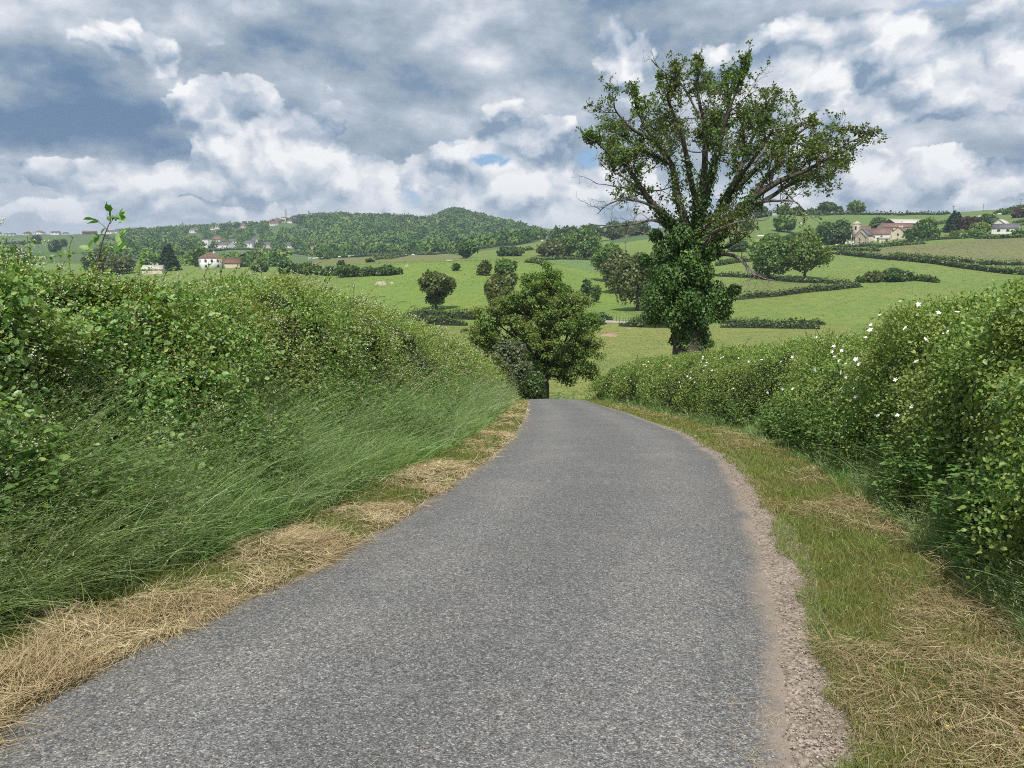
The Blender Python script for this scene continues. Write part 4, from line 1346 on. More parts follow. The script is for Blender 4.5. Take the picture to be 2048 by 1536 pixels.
# ---- the great ivy-clad tree
def big_tree():
    Y0 = 40.0
    bx = ray(1382, 690)[0] * Y0
    b = np.array([bx, Y0, gz(bx, Y0) - 0.2])
    e = empty('tree', b, 'great half bare tree with an ivy clad trunk behind the right hedge', 'tree')
    r = np.random.default_rng(77)

    def pt(px, py, dy=0.0):
        t, s = ray(px, py)
        return np.array([t * (Y0 + dy), Y0 + dy, s * (Y0 + dy)]) - b

    T, DEAD = Geo(), Geo()
    foot = np.array([0.0, 0.0, 0.0])
    trunk_pts = np.array([foot, pt(1381, 690), pt(1372, 640), pt(1378, 580), pt(1384, 520), pt(1388, 480)])
    trunk_r = np.array([1.10, 0.90, 0.80, 0.74, 0.68, 0.60])

    def fine(path, k3=6):
        path = np.asarray(path)
        u = np.linspace(0, len(path) - 1, (len(path) - 1) * k3 + 1)
        i = np.clip(u.astype(int), 0, len(path) - 2)
        f = (u - i)[:, None]
        p0 = path[np.maximum(i - 1, 0)]
        p1, p2 = path[i], path[i + 1]
        p3 = path[np.minimum(i + 2, len(path) - 1)]
        return 0.5 * ((2 * p1) + (-p0 + p2) * f + (2 * p0 - 5 * p1 + 4 * p2 - p3) * f ** 2 + (-p0 + 3 * p1 - 3 * p2 + p3) * f ** 3)

    T.tube(fine(trunk_pts), np.interp(np.linspace(0, 5, 31), range(6), trunk_r), 12)
    # limbs: picture points with a real reach towards or away from the viewer; (points, start radius, bare?)
    limbs = [
        ([(1384, 500, 0), (1352, 455, -.6), (1318, 420, -1.2), (1290, 380, -1.6), (1262, 340, -1.9), (1222, 305, -2.2), (1185, 276, -2.4)], .34, 0),
        ([(1386, 490, 0), (1358, 400, .8), (1346, 330, 1.4), (1318, 285, 1.9), (1285, 235, 2.3), (1268, 190, 2.6)], .32, 0),
        ([(1390, 480, 0), (1402, 400, .3), (1410, 330, .2), (1408, 250, -.3), (1398, 185, -.6), (1402, 122, -.8)], .36, 0),
        ([(1396, 430, 0), (1424, 340, -1.0), (1446, 260, -1.8), (1466, 195, -2.4), (1482, 138, -2.6)], .26, 0),
        ([(1392, 490, 0), (1440, 420, 1.0), (1470, 360, 1.9), (1498, 290, 2.6), (1516, 240, 3.0), (1530, 195, 3.2)], .30, 0),
        ([(1392, 505, 0), (1448, 450, -.8), (1500, 400, -1.5), (1560, 362, -2.1), (1620, 340, -2.5), (1680, 303, -2.8), (1716, 283, -3.0)], .36, 0),
        ([(1440, 455, -.6), (1490, 425, .6), (1540, 395, 1.6), (1600, 360, 2.2), (1650, 352, 2.6), (1680, 335, 2.8)], .24, 0),
        ([(1470, 380, 1.4), (1520, 330, 1.0), (1562, 292, .6), (1600, 265, .3), (1622, 250, .2)], .20, 0),
        ([(1500, 400, -1.5), (1545, 340, -.6), (1590, 310, .1), (1640, 285, .5)], .17, 0),
        ([(1452, 400, 1.1), (1490, 340, -.6), (1530, 285, -1.4), (1552, 245, -1.8)], .18, 0),
        ([(1318, 285, 1.9), (1270, 262, 1.2), (1238, 235, .9), (1222, 215, .8)], .13, 0),
        ([(1346, 330, 1.4), (1296, 305, 2.6), (1256, 280, 3.2), (1226, 268, 3.5)], .15, 0),
        ([(1400, 440, 0), (1380, 350, -1.8), (1366, 270, -2.8), (1344, 215, -3.2), (1340, 170, -3.4)], .22, 0),
        ([(1395, 450, 0), (1420, 360, 2.0), (1438, 290, 3.2), (1450, 225, 3.8), (1448, 170, 4.0)], .22, 0),
        ([(1352, 455, -.6), (1300, 400, .8), (1262, 350, 1.6), (1234, 322, 2.0), (1215, 308, 2.2)], .18, 0),
        # bare dead ones
        ([(1345, 462, -.5), (1310, 440, -1.2), (1262, 447, -1.8), (1225, 448, -2.0), (1182, 443, -2.2)], .13, 1),
        ([(1318, 420, -1.2), (1280, 402, -1.8), (1240, 398, -2.3), (1210, 412, -2.5), (1196, 425, -2.6)], .09, 1),
        ([(1300, 396, -1.4), (1262, 380, -1.0), (1225, 372, -.8), (1190, 366, -.7)], .08, 1),
        ([(1290, 380, -1.6), (1255, 360, -2.6), (1235, 345, -3.0), (1212, 330, -3.3)], .07, 1),
        ([(1340, 478, -.5), (1300, 470, 1.2), (1270, 462, 1.8), (1240, 470, 2.2)], .08, 1),
        ([(1500, 405, -1.4), (1535, 402, -2.0), (1572, 400, -2.4), (1592, 404, -2.6), (1604, 418, -2.7)], .13, 1),
        ([(1425, 508, -.3), (1465, 510, -1.4), (1490, 524, -2.0), (1512, 546, -2.4), (1545, 556, -2.6), (1566, 560, -2.7)], .15, 1),
        ([(1465, 510, -1.4), (1480, 518, -2.6), (1496, 536, -3.0), (1508, 552, -3.2)], .07, 1),
        ([(1400, 520, 0), (1420, 470, -2.0), (1470, 445, -2.8), (1510, 440, -3.2), (1538, 436, -3.4)], .10, 1),
        ([(1408, 250, -.3), (1365, 170, -.8), (1335, 145, -1.0), (1308, 122, -1.1)], .07, 1),
        ([(1430, 500, 0), (1465, 490, -1.5), (1500, 470, -2.0)], .08, 0),
    ]
    leaf_p, leaf_a, ivy_p, ivy_n = [], [], [], []

    live = 0.38

    def sprout(p, d, ln, rad, lev, bare):
        """a side branch with its own forks; live twig ends carry leaves"""
        k4 = 6 if lev < 2 else 4
        path, dd = [p], d
        for _ in range(k4):
            dd = unit(dd + r.normal(0, 0.20, 3) + np.array([0, 0, 0.05 if not bare else -0.02]))
            path.append(path[-1] + dd * ln / k4)
        path = np.array(path)
        (DEAD if bare else T).tube(path, np.linspace(rad, max(rad * 0.30, 0.005), k4 + 1), 5 if lev < 2 else 4)
        if lev < 3:
            nb = (6, 4, 3)[lev]
            for q in range(nb):
                f = 0.2 + 0.8 * (q + r.random()) / nb
                i = min(int(f * k4), k4 - 1)
                q0 = path[i] + (path[i + 1] - path[i]) * (f * k4 - i)
                nd = unit(dd * 0.55 + r.normal(0, 0.62, 3) + np.array([0, 0, 0.12]))
                if not bare or r.random() < 0.55:
                    sprout(q0, nd, ln * (0.42 + 0.22 * r.random()), rad * 0.40, lev + 1, bare)
        if lev >= 2 and not bare and r.random() < live:
            m = int(r.integers(3, 13)) if lev == 3 else int(r.integers(1, 4))
            f = 0.25 + 0.8 * r.random(m)
            i = np.clip((f * k4).astype(int), 0, k4 - 1)
            leaf_p.append(path[i] + (path[i + 1] - path[i]) * (f * k4 - i)[:, None] + r.normal(0, 0.06, (m, 3)))
            leaf_a.append(unit(r.normal(0, 0.8, (m, 3)) + dd * 0.6))

    for pts, r0, bare in limbs:
        path = fine([pt(*q) for q in pts])
        path = path + np.cumsum(r.normal(0, 0.022, path.shape), 0) * np.linspace(0, 1, len(path))[:, None]
        rad = np.linspace(1, 0.0, len(path)) ** 1.25 * (r0 * 0.68) + (0.030 if not bare else 0.013)
        if bare:
            DEAD = Geo()
        (DEAD if bare else T).tube(path, rad, 8)
        tl = np.linalg.norm(np.diff(path, axis=0), axis=1).sum()
        nb = int(tl * (1.6 if not bare else 2.2))
        for q in range(nb):
            f = (0.42 + 0.58 * (q + r.random()) / nb) if not bare else 0.25 + 0.75 * r.random()
            i = min(int(f * (len(path) - 1)), len(path) - 2)
            fw = unit(path[i + 1] - path[i])
            nd = unit(fw * 0.40 + r.normal(0, 0.75, 3) + np.array([0, 0, 0.10]))
            if bare:
                sprout(path[i], nd, 0.4 + 0.9 * r.random(), max(0.018, rad[i] * 0.32), 1, True)
            else:
                sprout(path[i], nd, (1.0 + 2.1 * r.random()) * (1.2 - 0.88 * f), max(0.03, min(0.09, rad[i] * 0.35)), 0, False)
        if bare:
            DEAD.build('dead_branch', M_BARKG, e, smooth=True)
        else:
            sprout(path[-1], unit(path[-1] - path[-3]), 0.6, 0.03, 2, bare)
            # ivy sheathes the inner half of each limb
            m = int(1500 * r0 * tl / 4)
            f = r.random(m) ** 1.5 * 0.38
            i = (f * (len(path) - 1)).astype(int)
            dn = unit(r.normal(size=(m, 3)))
            ivy_p.append(path[i] + dn * (rad[i] * 1.0 + 0.08 + 0.30 * r.random(m) ** 2 * (1 - f))[:, None])
            ivy_n.append(dn)
    T.build('trunk', M_BARK, e, smooth=True)
    lp, la = np.concatenate(leaf_p), np.concatenate(leaf_a)
    n = len(lp)
    V, Q = leaf_geo(lp, la, unit(r.normal(0, 0.7, (n, 3)) + [0, 0, 0.7]), 0.085 + 0.075 * r.random(n), 6)
    mesh('crown', V, Q, M_CROWN, e)
    # ivy column and the skirt of leafy growth low on the trunk
    m = 12000
    u = r.random(m)
    i = 1 + (u * 4).astype(int)
    f = (u * 4) % 1
    c = trunk_pts[i] + (trunk_pts[np.minimum(i + 1, 5)] - trunk_pts[i]) * f[:, None]
    a = r.random(m) * 2 * PI
    prof = np.interp(u, [0, 0.08, 0.18, 0.30, 0.42, 0.55, 0.7, 0.85, 1.0], [0.95, 0.96, 0.95, 1.05, 1.1, 0.95, 0.9, 0.9, 0.9])
    lump = 0.45 + 1.1 * fbm(np.column_stack([np.cos(a) * 1.3, np.sin(a) * 1.3, u * 6.5]), 3, 3)
    rr = prof * lump * (0.80 + 0.25 * r.random(m))
    dn = np.column_stack([np.cos(a), np.sin(a), np.zeros(m)])
    ivy_p.append(c + dn * rr[:, None])
    ivy_n.append(dn)
    # bulging boughs of epicormic growth
    for (px, py, dy, rx) in [(1318, 590, -.6, 1.0), (1345, 555, -1.0, 1.0), (1425, 590, -.6, 0.95), (1440, 620, .3, 0.75), (1310, 625, .2, 0.8), (1350, 630, -1.0, .8), (1400, 630, -1.0, .8), (1360, 470, -1.0, .75), (1330, 500, -.4, .7), (1420, 500, -.6, .7),
                             (1312, 470, 0, .4), (1440, 470, 0, .4), (1334, 440, -.9, .4), (1290, 520, .2, .4), (1400, 545, -1.1, .8), (1455, 590, 0, .5), (1470, 578, .2, .35), (1375, 520, -1.2, .7), (1320, 545, 0, .8), (1380, 600, -1.4, .8)]:
        rx = rx * 0.86
        mm = int(1500 * rx ** 2) + 150
        dd = unit(r.normal(size=(mm, 3)))
        ivy_p.append(pt(px, py, dy) + dd * (rx * (0.5 + 0.6 * r.random(mm) ** 0.7))[:, None] * np.array([1, 1, .9]))
        ivy_n.append(dd)
    ip, inn = np.concatenate(ivy_p), np.concatenate(ivy_n)
    n = len(ip)
    V, Q = leaf_geo(ip, unit(r.normal(0, 0.7, (n, 3)) + [0, 0, -0.8]), unit(inn + r.normal(0, .35, (n, 3)) + [0, 0, .3]), 0.09 + 0.09 * r.random(n), 6)
    mesh('ivy', V, Q, M_IVY, e)


big_tree()


# ---- the oak left of the lane, past the brow
def lane_oak():
    Y0 = 62.0
    bx = ray(1088, 800)[0] * Y0
    b = np.array([bx, Y0, gz(bx, Y0)])
    e = empty('oak_tree', b, 'broad leafy oak just past the brow of the lane', 'tree')
    r = np.random.default_rng(5)

    def pt(px, py, dy=0.0):
        t, s = ray(px, py)
        return np.array([t * (Y0 + dy), Y0 + dy, s * (Y0 + dy)]) - b
    G = Geo()
    top = pt(1082, 730)
    G.tube([[0, 0, -0.5], [0.05, 0, top[2] * 0.5], top], [0.46, 0.36, 0.32], 9)
    pads = []
    for (px, py, dy, rx, rz) in [(1105, 575, 0, 1.7, 1.2), (1080, 590, .8, 1.5, 1.1), (1130, 605, -.6, 1.6, 1.1), (1040, 610, 0, 1.7, 1.0), (1090, 630, -1.6, 1.9, 1.2), (1150, 640, .3, 1.5, 1.0), (1010, 640, .4, 1.6, 1.0), (980, 655, 0, 1.3, .9), (1050, 655, -2.0, 1.7, 1.1),
                              (1120, 660, -1.6, 1.6, 1.0), (1165, 668, 0, 1.2, .8), (960, 672, .2, .8, .6), (1175, 690, .2, .9, .7), (1035, 690, -1.2, 1.6, 1.0), (1090, 695, -2.0, 1.5, .9), (1135, 705, -1.0, 1.2, .8), (1060, 725, -1.4, 1.2, .8), (1110, 740, -1.0, 1.2, .7), (1150, 735, 0, 1.2, .6), (1180, 745, .3, .8, .45), (1130, 752, -.4, .9, .45), (1095, 560, .4, 1.0, .7), (1120, 585, 1.2, 1.5, 1.0), (1060, 640, 2.0, 2.0, 1.4), (1120, 650, 2.0, 2.0, 1.3), (1100, 720, 1.4, 1.6, 1.0), (1010, 690, .5, 1.5, 1.0), (975, 690, .8, 1.0, .8), (1040, 735, .2, 1.5, 1.0), (1160, 705, .5, 1.1, .6), (1070, 560, .2, .9, .7), (1000, 620, .5, 1.2, .8), (968, 668, -.4, 1.2, .9), (985, 640, 1.2, 1.3, .9), (1150, 600, .6, 1.2, .9), (1170, 645, .8, 1.2, .9), (1060, 582, -.4, 1.4, 1.0), (1025, 605, -.2, 1.2, .8)]:
        c = pt(px, py, dy)
        pads.append((c, rx, rz))
        st = np.array([0.05, 0, top[2] * (0.75 + 0.5 * r.random())])
        midp = st * 0.5 + c * 0.5 + np.array([0, 0, -0.25]) + r.normal(0, .2, 3)
        G.tube([st, midp, c * 0.8 + midp * 0.2, c + r.normal(0, .2, 3)], [0.17, 0.10, 0.05, 0.02], 6)
        for q in range(5):
            dd = unit(r.normal(size=3)) * np.array([rx, rx, rz]) * 0.9
            G.tube([c * 0.75 + midp * 0.25, c + dd * 0.5, c + dd], [0.035, 0.02, 0.010], 4)
    G.build('trunk', M_BARK, e, smooth=True)
    P_, N_ = [], []
    for c, rx, rz in pads:
        sub = [c + r.normal(0, 0.48, 3) * np.array([rx, rx, rz]) for _ in range(13)]
        for s in sub:
            m = int(88 * rx)
            dd = unit(r.normal(size=(m, 3)) + [0, 0, .3])
            P_.append(s + dd * (0.55 * (0.4 + 0.75 * r.random(m)))[:, None] * np.array([1, 1, .62]))
            N_.append(dd)
    p, nn = np.concatenate(P_), np.concatenate(N_)
    n = len(p)
    V, Q = leaf_geo(p, unit(r.normal(0, 1, (n, 3)) + [0.2, 0, -.2]), unit(nn + r.normal(0, .45, (n, 3)) + [0, 0, .3]), 0.12 + 0.10 * r.random(n), 6)
    mesh('crown', V, Q, M_OAK, e)


lane_oak()
tree('silvery grey willow shrub in front of the oak by the lane', 1022, 790, 668, 84, 'willow', y=52, name='willow_shrub', cat='shrub', lo=0.0, n=9000, nclump=34)
tree('dense dark green bush at the foot of the oak', 1066, 800, 745, 54, 'dark', y=56, name='shrub', cat='shrub', lo=0.0, n=5000, nclump=22)
tree('low olive bush between the willow shrub and the left hedge', 992, 790, 705, 54, 'olive', y=49, name='shrub', cat='shrub', lo=0.0, n=5000, nclump=22)

# trees of the near valley
e = tree('small round headed tree standing alone left of the oak on the bright hillside', 873, 618, 541, 68, 'olive', y=181, lo=0.42, n=5200, nclump=34, squash=1.0, cshare=0.30)
r_ = np.random.default_rng(9)
H_ = (ray(873, 541)[1] * 181 - e.location.z)
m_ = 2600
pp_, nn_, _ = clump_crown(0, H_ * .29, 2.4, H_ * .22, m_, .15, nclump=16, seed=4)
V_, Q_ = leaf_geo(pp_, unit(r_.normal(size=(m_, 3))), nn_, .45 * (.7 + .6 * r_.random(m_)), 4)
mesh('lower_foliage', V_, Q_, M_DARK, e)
tree('hazy brownish tree rising behind the oak', 1003, 640, 533, 64, 'olive', y=168, lo=0.2, n=5200, nclump=34, cshare=0.30)
for a in [
    ('leafy green tree at the upper end of the tree line left of the trunk', 1214, 549, 488, 64, 'mid', 300, .12, 3600),
    ('olive tree in the middle of the tree line left of the trunk', 1238, 575, 500, 70, 'olive', 262, .08, 3600),
    ('large brownish tree at the lower end of the tree line by the trunk', 1272, 618, 508, 92, 'olive', 205, .06, 5200),
    ('dark green tree mostly hidden behind the ivy clad trunk', 1330, 620, 498, 90, 'dark', 215, .06, 4200),
    ('darker of the paired spreading trees in the pasture right of the ivy clad tree', 1538, 553, 470, 84, 'mid', 262, .12, 5600),
    ('brighter right hand tree of the pair in the pasture right of the ivy clad tree', 1607, 558, 465, 88, 'oak', 258, .13, 5600),
    ('lone rounded tree high on the green hillside above the paired trees', 1568, 467, 432, 37, 'mid', 500, .14, 2200),
    ('broad dark tree just left of the stone church', 1664, 494, 442, 66, 'dark', 440, .06, 3600),
    ('small tree on the hillside half screened by the ivy clad tree', 1494, 462, 442, 24, 'mid', 540, .1, 1200),
    ('round tree in the middle distance beside the pale crop field', 935, 517, 487, 34, 'dark', 470, .06, 1800),
    ('tall broad green tree of the copse beyond the crop field', 1168, 520, 462, 66, 'mid', 470, .06, 3600),
    ('green tree in the copse beside the tallest one', 1128, 519, 476, 52, 'mid', 476, .06, 2400),
    ('olive tree at the near side of the copse beyond the crop field', 1100, 519, 482, 50, 'olive', 462, .06, 2200),
    ('low spreading dark tree left of the copse beyond the crop field', 1018, 518, 494, 54, 'dark', 460, .04, 2200),
    ('tree on the brow left of the copse, darkest of the hilltop trees', 1140, 476, 454, 40, 'dark', 660, .05, 1500),
    ('hilltop tree above the tallest tree of the copse', 1178, 476, 450, 46, 'dark', 680, .05, 1500),
    ('hilltop tree nearest to the bare left branches of the ivy clad tree', 1222, 476, 447, 52, 'dark', 690, .05, 1500),
    ('hilltop tree seen through the bare left branches of the ivy clad tree', 1270, 470, 443, 56, 'dark', 700, .05, 1500),
    ('small dark tree at the left end of the hilltop row', 1112, 475, 457, 26, 'dark', 720, .05, 900),
    ('bush like tree at the left end of the right hand skyline', 1524, 434, 416, 32, 'dark', 655, .04, 1100),
    ('small skyline tree between the hill crest bushes', 1566, 430, 412, 20, 'mid', 660, .1, 900),
    ('larger dark tree on the right hand skyline', 1653, 430, 406, 30, 'dark', 662, .08, 1500),
    ('lone pale green tree standing clear on the right hand skyline', 1711, 427, 404, 27, 'mid', 664, .08, 1500),
    ('dark tree behind the church roofs', 1758, 462, 438, 28, 'dark', 520, .05, 1300),
    ('green tree between the barn and the tall conifer', 1852, 472, 439, 32, 'mid', 470, .05, 1700),
    ('copper leaved tree beside the tall dark conifer', 1937, 470, 434, 40, 'copper', 470, .05, 1800),
    ('light green tree right of the copper leaved tree', 1958, 472, 446, 30, 'light', 458, .05, 1400),
    ('dark round tree left of the grey roofed house', 1972, 462, 432, 36, 'dark', 490, .05, 1800),
    ('small reddish tree above the grey roofed house', 2038, 448, 421, 26, 'copper', 560, .05, 1000),
    ('small tree on the slope behind the grey roofed house', 2014, 440, 427, 12, 'dark', 600, .08, 500),
    ('green tree at the far right behind the grey roofed house', 2042, 466, 444, 30, 'mid', 500, .05, 1200),
    ('dark tree behind the paired pasture trees, beside the ivy clad trunk', 1475, 505, 478, 40, 'dark', 400, .04, 1700),
    ('dark tree behind the brighter pasture tree', 1590, 492, 468, 44, 'dark', 430, .04, 1700),
    ('dark tree in the row behind the darker pasture tree', 1540, 492, 469, 30, 'dark', 430, .04, 1300),
    ('large dark tree low at the left edge beyond the bramble hedge', 28, 552, 496, 64, 'dark', 430, .05, 2600),
    ('dark tree beyond the left hedge behind the leafy shoot', 196, 545, 500, 52, 'dark', 430, .05, 2000),
    ('olive tree between the leafy shoot and the dark conifer', 245, 545, 512, 60, 'olive', 425, .05, 2000),
    ('green tree just left of the dark conifer', 302, 543, 508, 44, 'mid', 430, .05, 1800),
    ('round green tree behind the white house', 398, 530, 497, 34, 'mid', 500, .05, 1700),
    ('small dark tree on the meadow at the far left', 110, 497, 481, 20, 'dark', 800, .06, 900),
    ('small dark tree at the far left field edge under the skyline houses', 74, 482, 472, 14, 'dark', 1050, .06, 500),
    ('small tree along the field edge right of the meadow tree', 127, 489, 480, 10, 'dark', 930, .06, 400),
]:
    tree(*a[:5], kind=a[5], y=a[6], lo=a[7], n=a[8])
conifer('dark pointed conifer left of the white house', 338, 542, 485, 44, y=432)
conifer('tall dark conifer between the barn and the copper leaved tree', 1908, 472, 420, 42, y=480)

# shrubs
for a in [
    ('rounded grey green shrub on the brow, left of its wider neighbour', 967, 541, 520, 26, 'olive', 272, 1300),
    ('wide shrub on the brow beside the rounded grey green one', 1010, 541, 518, 44, 'mid', 274, 1700),
    ('tiny dark shrub on the brow left of the rounded grey green one', 913, 537, 530, 11, 'dark', 285, 400),
    ('dark spiky shrub on the grass between the oak and the tree line', 1174, 576, 558, 20, 'dark', 236, 900),
    ('low shrub right of the dark spiky one', 1192, 578, 567, 18, 'mid', 234, 700),
    ('dark bush at the left end of the thicket beyond the left hedge', 575, 548, 520, 30, 'dark', 300, 1500),
    ('bush second from the left in the thicket beyond the left hedge', 600, 550, 530, 34, 'dark', 296, 1500),
    ('tall bush in the left half of the thicket beyond the left hedge', 622, 550, 526, 40, 'dark', 292, 1500),
    ('bush in the middle of the thicket beyond the left hedge', 658, 553, 534, 34, 'dark', 290, 1500),
    ('broad bush right of the middle of the thicket beyond the left hedge', 698, 558, 532, 44, 'dark', 284, 1800),
    ('bush next to the broad one in the thicket beyond the left hedge', 736, 558, 538, 36, 'dark', 282, 1500),
    ('tall dark bush at the right end of the thicket beyond the left hedge', 771, 557, 532, 40, 'dark', 281, 1700),
    ('small bush standing just clear of the thicket right end', 798, 550, 540, 12, 'dark', 282, 500),
    ('dark round bush on the meadow right of the white house', 518, 547, 528, 28, 'dark', 330, 1000),
    ('small shrub on the pasture behind the thicket, left one of two', 682, 531, 524, 11, 'dark', 400, 300),
    ('small shrub on the pasture behind the thicket, right one of two', 739, 526, 520, 11, 'dark', 420, 300),
    ('bush in the wall of shrubs by the field gate, spindly left one', 1745, 571, 544, 34, 'olive', 245, 1300),
    ('dense dark bush by the field gate in the right hand pastures', 1783, 569, 534, 52, 'dark', 245, 1900),
    ('dark bush at the right end by the field gate', 1812, 566, 545, 22, 'dark', 246, 900),
    ('upright dark bush where two field hedges meet', 1722, 573, 557, 14, 'dark', 244, 600),
    ('dark garden bush below the barn', 1826, 479, 460, 32, 'dark', 440, 1200),
    ('round garden bush right of the one below the barn', 1860, 479, 458, 28, 'dark', 440, 1100),
    ('small dark garden bush behind the white cottage', 1781, 468, 458, 14, 'dark', 470, 500),
    ('low garden bush below the tall dark conifer', 1922, 474, 463, 34, 'light', 445, 900),
    ('garden bush right of the one below the conifer', 1956, 473, 462, 26, 'mid', 440, 800),
    ('bush at the right edge below the grey roofed house', 2040, 472, 461, 24, 'mid', 440, 800),
    ('hill crest bush next to the larger dark skyline tree', 1677, 430, 417, 14, 'dark', 662, 500),
    ('low crest bush left of the larger dark skyline tree', 1625, 431, 421, 22, 'dark', 662, 600),
    ('crest bush between the small skyline tree and the low one', 1592, 431, 416, 26, 'dark', 662, 700),
]:
    tree(*a[:5], kind=a[5], y=a[6], n=a[7], lo=0.0, name='shrub', cat='shrub', nclump=14)


# ---------------------------------------------------------------- field hedges, wood, farms
M_HROW = leaf_mat('field_hedge_leaves', [(0.024, 0.052, 0.012), (0.045, 0.088, 0.018), (0.070, 0.120, 0.026), (0.105, 0.155, 0.040)], (0.06, 0.08, 0.02), 0.2, 0.25, 0.03, 0.5, 1.5)


def hedgerow(label, pts, h, w, n_per_m=26, ymin=80, ys=None):
    """a clipped field hedge along a line of photo points that lie on the land"""
    P3 = []
    for i, (px, py) in enumerate(pts):
        if ys:
            yv = ys[i]
            xv = ray(px, py)[0] * yv
        else:
            xv, yv, _ = hit(px, py, ymin)
        P3.append((xv, yv))
    P3 = np.array(P3)
    seg = np.linalg.norm(np.diff(P3, axis=0), axis=1)
    L = seg.sum()
    cum = np.concatenate([[0], np.cumsum(seg)])
    step = max(1.0, L / 60)
    s = np.arange(0, L + step, step)
    cx, cy = np.interp(s, cum, P3[:, 0]), np.interp(s, cum, P3[:, 1])
    cz = ground(cx, cy)
    e = empty('hedgerow', (cx[0], cy[0], cz[0]), label, 'hedge')
    o = np.array([cx[0], cy[0], cz[0]])
    tx, ty = np.gradient(cx), np.gradient(cy)
    nl = np.hypot(tx, ty)
    nx, ny = -ty / nl, tx / nl
    tp = np.clip(np.minimum(s, s[-1] - s) / (1.6 * h), 0.25, 1) * (0.8 + 0.4 * vnoise(np.column_stack([s * 0.25, s * 0]), 5))
    prof = [(-.34, -.1), (-.36, .45), (-.26, .70), (0, .76), (.26, .70), (.36, .45), (.34, -.1)]
    V = np.array([[(cx[i] + nx[i] * a * w, cy[i] + ny[i] * a * w, cz[i] + b * h * tp[i]) for a, b in prof] for i in range(len(s))])
    k5 = len(prof)
    i = (np.arange(len(s) - 1)[:, None] * k5 + np.arange(k5 - 1)[None]).ravel()
    mesh('shade_core', V.reshape(-1, 3) - o, [np.column_stack([i, i + 1, i + k5 + 1, i + k5]), np.arange(k5)[None], ((len(s) - 1) * k5 + np.arange(k5))[::-1][None]], M_CORE, e)  # solid filling behind the leaves, its dark colour painting the inner shade
    dist = cy.mean()
    sz = max(0.09, 0.0026 * dist)
    n = int(min(9000, max(400, L * (h * 2 + w) * 1.6 / sz ** 2 * 0.55)))
    r = np.random.default_rng(int(L * 100) % 99999)
    q = r.random(n) * L
    ang = r.random(n) * PI
    ca, sa = np.cos(ang), np.sin(ang)
    lf = np.interp(q, s, tp) * (1 + 0.5 * (fbm(np.column_stack([q * 0.45, ang * 1.2]), 2, 8) - 0.5) + r.normal(0, .10, n))
    off = np.sign(ca) * np.abs(ca) ** 0.5 * w * 0.52 * lf
    hz_ = np.abs(sa) ** 0.5 * h * lf
    x = np.interp(q, s, cx) + np.interp(q, s, nx) * off
    y = np.interp(q, s, cy) + np.interp(q, s, ny) * off
    z = np.interp(q, s, cz) + hz_
    nr = np.column_stack([np.interp(q, s, nx) * ca, np.interp(q, s, ny) * ca, sa + .2])
    V2, Q2 = leaf_geo(np.column_stack([x, y, z]) - o, unit(r.normal(size=(n, 3))), unit(nr + r.normal(0, .5, (n, 3))), sz * (.7 + .6 * r.random(n)), 4)
    mesh('foliage', V2, Q2, M_HROW, e)


